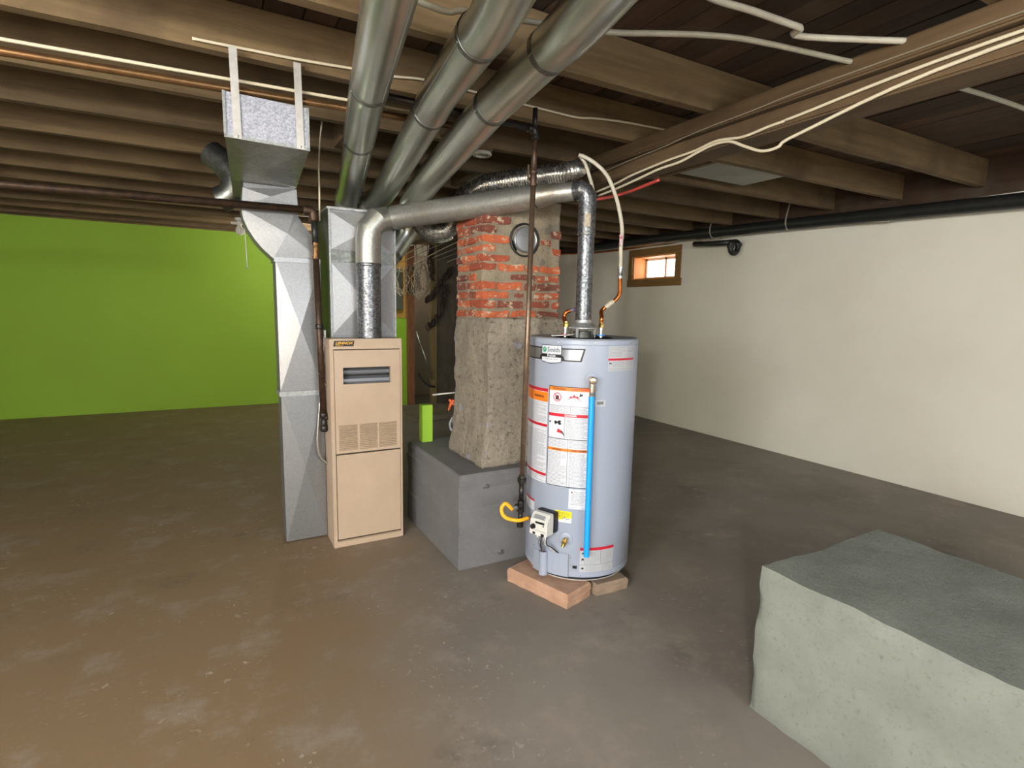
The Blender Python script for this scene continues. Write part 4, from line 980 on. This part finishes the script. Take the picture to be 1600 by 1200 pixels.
for k in range(1): rg.lathe(rc+Vector((0, 0, .02)), (0, 0, -1), [(0, .06), (.012, .062), (.018, .058), (.018, .042), (.006, .038), (.004, .036)], 32)
rgo = thing('ceiling_light', rc, 'small round white fixture ring on a joist above the chimney', 'light')
obj('trim_ring', rg, mat('ring_white', 'c9c4b4', None, .5), rgo, smooth=35)
obj('mounting_block', MB().box(rc.x-.05, rc.x+.05, rc.y-.05, rc.y+.05, rc.z+.021, 2.449), JOIST, rgo)

# ================================================================== RIGHT WALL PIPES
dp = thing('drain_pipe', (5.05, 4.5, 2.3), 'black plastic drain pipe along the right wall under the joists', 'pipe')
DP = [(5.03, 6.9, 2.395)]+[(5.03, 5.8, 2.39), (5.03, 4.8, 2.37), (5.03, 3.4, 2.335), (5.03, 2.0, 2.29), (5.03, 0, 2.23), (5.03, -2.5, 2.15)]
obj('main_run', MB().tube(smoothpath(DP, 4), .055, 20), BLACKP, dp, smooth='all')
TP = [(5.06, 4.75, 2.265), (5.06, 4.5, 2.245), (5.06, 4.22, 2.235)]
obj('branch', MB().tube(TP, .03, 16), BLACKP, dp, smooth='all')
UT = [(5.06, 4.24, 2.235), (5.06, 4.16, 2.232), (5.055, 4.12, 2.20), (5.045, 4.12, 2.15), (5.02, 4.12, 2.115), (4.98, 4.12, 2.105), (4.945, 4.12, 2.125), (4.935, 4.12, 2.17), (4.935, 4.12, 2.215)]
obj('trap', MB().tube(smoothpath(UT, 5), .029, 16), BLACKP, dp, smooth='all')
for q in (UT[2], UT[7]):
    obj('trap_nut', MB().lathe(Vector(q)-Vector((0, 0, .015)), (0, 0, 1), [(0, .034), (.004, .037), (.026, .037), (.03, .034)], 12), BLACKP, dp)
for y_ in (4.45, 3.52):
    zz = 2.36 if y_ > 4 else 2.337
    n = 10
    sb = MB().tube([(5.03+.0, y_, 2.60), (4.972, y_, zz+.06), (4.97, y_, zz), (5.0, y_, zz-.05), (5.04, y_, zz-.058), (5.08, y_, zz-.03)], .007, 6)
    obj('pipe_strap', sb, mat('strap_grey', '8d8578', None, .6), dp)
wire('cable', [(5.03, 5.2, 2.315)]+[(5.020,5.071,2.318),(5.020,4.815,2.337),(5.020,4.568,2.276),(5.020,4.388,2.294),(5.020,4.132,2.308),(5.020,3.817,2.300),(5.020,3.398,2.313)]+[(5.03, 2.6, 2.25)], .006, CABLE_D, 'grey cable sagging under the drain pipe', 'cable')
wire('water_pipe', [(5.15, 7.9, 2.40), (5.15, 6.8, 2.335), (5.15, 5.9, 2.33), (5.15, 5.55, 2.345)], .012, COPPER, 'copper pipe on the right wall near the window', 'pipe')
bd = MB().obox((5.14, 5.62, 2.335), (1, 0, 0), (0, 1, .02), (0, 0, 1), .05, .42, .008)
tag(obj('wood_scrap', bd, mat('pale_wood', 'b09a72', 'a08a62', .7, scale=8)), 'pale wooden strip lying above the window trim', 'board')

# ================================================================== LEFT BACK: lamp holder
lb = thing('bulb_holder', (.353, 7.286, 2.40), 'white bulb socket with pull chain under the joists by the green wall', 'light')
b0 = Vector((.353, 7.286, 2.449))
obj('socket_base', MB().lathe(b0, (0, 0, -1), [(0, .05), (.02, .05), (.04, .03), (.06, .028)], 20), LGREY, lb, smooth=35)
obj('side_tabs', MB().box(b0.x-.09, b0.x+.09, b0.y-.02, b0.y+.02, b0.z-.075, b0.z-.05), LGREY, lb, bevel=.005)
obj('bulb', MB().lathe(b0+Vector((0, 0, -.06)), (0, 0, -1), [(0, .022), (.03, .024), (.06, .042), (.09, .047), (.12, .038), (.135, .015)], 20), mat('milky_bulb', 'e4e2d6', None, .2), lb, smooth=60)
obj('pull_chain', MB().tube([b0+Vector((.05, -.02, -.07)), b0+Vector((.06, -.02, -.55))], .005, 6), LGREY, lb)
obj('chain_bead', MB().lathe(b0+Vector((.06, -.02, -.55)), (0, 0, -1), [(0, .004), (.01, .011), (.025, .008), (.03, .002)], 10), LGREY, lb)

# ================================================================== BACK PARTITION STUFF (right of furnace)
sw = struct('wall_partition', MB().box(2.49, 2.58, 7.665, YB, 0, 1.30), GREEN_O)
obj('end_stud', MB().box(2.48, 2.585, 7.60, 7.662, 0, 2.44), STUD, sw, bevel=.004)['label'] = 'orange-brown stud ending the green stub wall'
obj('plywood_backing', MB().box(2.47, 2.575, 7.67, YB-.02, 1.302, 2.36), PLY, sw)
ep_ = thing('electrical_panel', (2.4, 7.95, 1.45), 'grey-green electrical box on the plywood behind the furnace', 'electrical panel')
obj('box_body', MB().box(2.36, 2.468, 7.76, 8.3, 1.42, 2.0), PANELG, ep_, bevel=.004)
obj('box_door', MB().box(2.35, 2.358, 7.78, 8.28, 1.44, 1.98), DARKIN, ep_, bevel=.002)
# cable coils
random.seed(11)
CB = [(2.40, 7.62, 1.83), (2.52, 7.55, 1.84), (2.62, 7.55, 1.80), (2.70, 7.56, 1.86)]
for i_, c in enumerate(CB):
    P = []
    for k in range(40):
        a = k*.5; q = .10+.03*sin(k*1.7+i_)
        P.append((c[0]+q*.8*cos(a)+.02*noise.noise((k*.3, i_, 0)), c[1]-.002*k*.4, c[2]+q*1.7*sin(a)))
    P = [(c[0]+.1, c[1]+.1, 2.40)]+P
    wire('cable_coil', P, .006, CABLE if i_ % 2 == 0 else CABLE_D, ('first', 'second', 'third', 'fourth')[i_]+' loose cable coil from the left above the electrical panel', 'cable', k=3, n=6)
random.seed(5)
for i_ in range(7):
    x0 = 2.1+.15*i_
    wire('cable', [(x0, 7.5+.05*i_, 2.05+.05*random.random()), (x0+.3, 7.0, 2.28), (x0+.7-.1*i_, 6.2, 2.36+.03*random.random()), (x0+1.0-.15*i_, 5.0, 2.42)], .006, CABLE if i_ % 3 == 0 else CABLE_D,
         'cable fanning down to the electrical panel, '+('leftmost', 'second from left', 'third from left', 'middle one', 'third from right', 'second from right', 'rightmost')[i_], 'cable', 'cables fanning to the electrical panel')
# stud and dark board in front of the cream panels
tag(obj('timber_post', MB().box(2.82, 2.915, 7.56, 7.62, 0, 2.44), STUD_G, bevel=.004), 'slim greenish timber post behind the chimney on its left', 'post')
tag(obj('dark_board', MB().box(2.92, 3.45, 7.60, 7.64, 0, 2.44), DARKB, bevel=.004), 'wide dark upright board beside the greenish post', 'board')
def chainlinks(P, n, name, label):
    t_ = thing(name, P[0], label, 'chain')
    Q = smoothpath(P, 12); mb = MB()
    for k in range(n):
        p = Q[int(k*(len(Q)-1)/(n-1))]; a = random.uniform(0, pi); R_ = .030
        d = Vector((random.uniform(-.5, .5), random.uniform(-.3, .3), 1)).normalized(); s_ = Vector((cos(a), sin(a), 0)); s_ = (s_-d*s_.dot(d)).normalized()
        off = Vector((random.uniform(-.03, .03), -.01, random.uniform(-.01, .01)))
        lp_ = [p+off+d*R_*1.4*cos(w)+s_*R_*.8*sin(w) for w in [2*pi*j/8 for j in range(9)]]
        mb.tube(lp_, .009, 5)
    o = obj('links', mb, CHAIN, t_); o['kind'] = 'stuff'
    return t_
chainlinks([(2.80, 7.5, 2.30), (2.79, 7.5, 2.1), (2.81, 7.5, 1.87)], 26, 'chain', 'dark chain hanging on the post top')
chainlinks([(3.12, 7.5, 2.02), (2.98, 7.5, 1.85), (2.82, 7.5, 1.64), (2.72, 7.5, 1.56)], 34, 'chain', 'dark chain draped across the post and board, upper one')
chainlinks([(3.05, 7.5, 1.75), (2.97, 7.5, 1.5), (2.88, 7.5, 1.3), (2.76, 7.5, 1.17)], 32, 'chain', 'dark chain draped across the post and board, lower one')
tag(obj('metal_rod', MB().tube([(2.58, 7.5, 1.12), (2.80, 7.45, .42)], .012, 8), STEEL, smooth='all'), 'thin metal rod leaning between stud and post', 'rod')
wire('cable', [(2.6, 7.5, .52), (2.66, 7.45, .40), (2.75, 7.4, .33), (2.82, 7.4, .32)], .014, CABLE_B, 'black cable sagging between stud and post low down', 'cable')
# low concrete curb behind the plinth
tag(obj('concrete_curb', MB().box(2.2, 3.6, 6.6, 7.5, 0, .06), concrete('curb_concrete', '8f826e', '7d715f', '6b604f'), bevel=.006), 'low dusty concrete ledge behind the plinth', 'ledge')
# green stub post on the plinth
gs = thing('green_post', (1.33, 3.43, .545), 'short bright green wooden post standing on the plinth back', 'post')
o = obj('post_body', MB().box(1.225, 1.300, 3.45, 3.515, .545, .80), GREEN_O, gs, bevel=.003)
tag(obj('white_rod', MB().tube([(1.319,3.504,0.859),(1.466,3.426,0.880)], .006, 8), LGREY, gs, smooth='all'), 'thin white rod reaching the chimney')
oc = thing('orange_clamp', (1.40, 3.4, .62), 'small orange clamp poking out left of the chimney pier', 'clamp')
Qc = [(1.410,3.437,0.756),(1.424,3.436,0.796),(1.445,3.429,0.827)]
obj('clamp_arm', MB().tube(Qc, [.006, .011, .014], 8), mat('orange_plastic', 'e05a1c', None, .5), oc)
obj('clamp_arm', MB().tube([(1.418,3.445,0.831),(1.432,3.433,0.805),(1.451,3.421,0.797)], [.009, .01, .009], 8), bpy.data.materials['orange_plastic'], oc)
wire('hose', [(1.444,3.381,0.733),(1.415,3.392,0.702),(1.402,3.393,0.662),(1.412,3.382,0.628),(1.439,3.368,0.637)], .009, mat('grey_hose', '8f949c', None, .5), 'small grey hose loop beside the pier foot on the plinth', 'hose')

# unseen unlit socket behind the camera; the point light stands elsewhere
kb = thing('unseen_socket', (-.75, -.59, 2.3), 'bare bulb socket on the joist behind the viewer', 'light')
obj('socket', MB().lathe((-.75, -.255, 2.45), (0, 0, -1), [(0, .05), (.03, .045), (.06, .025), (.10, .022)], 20), LGREY, kb, smooth=35)
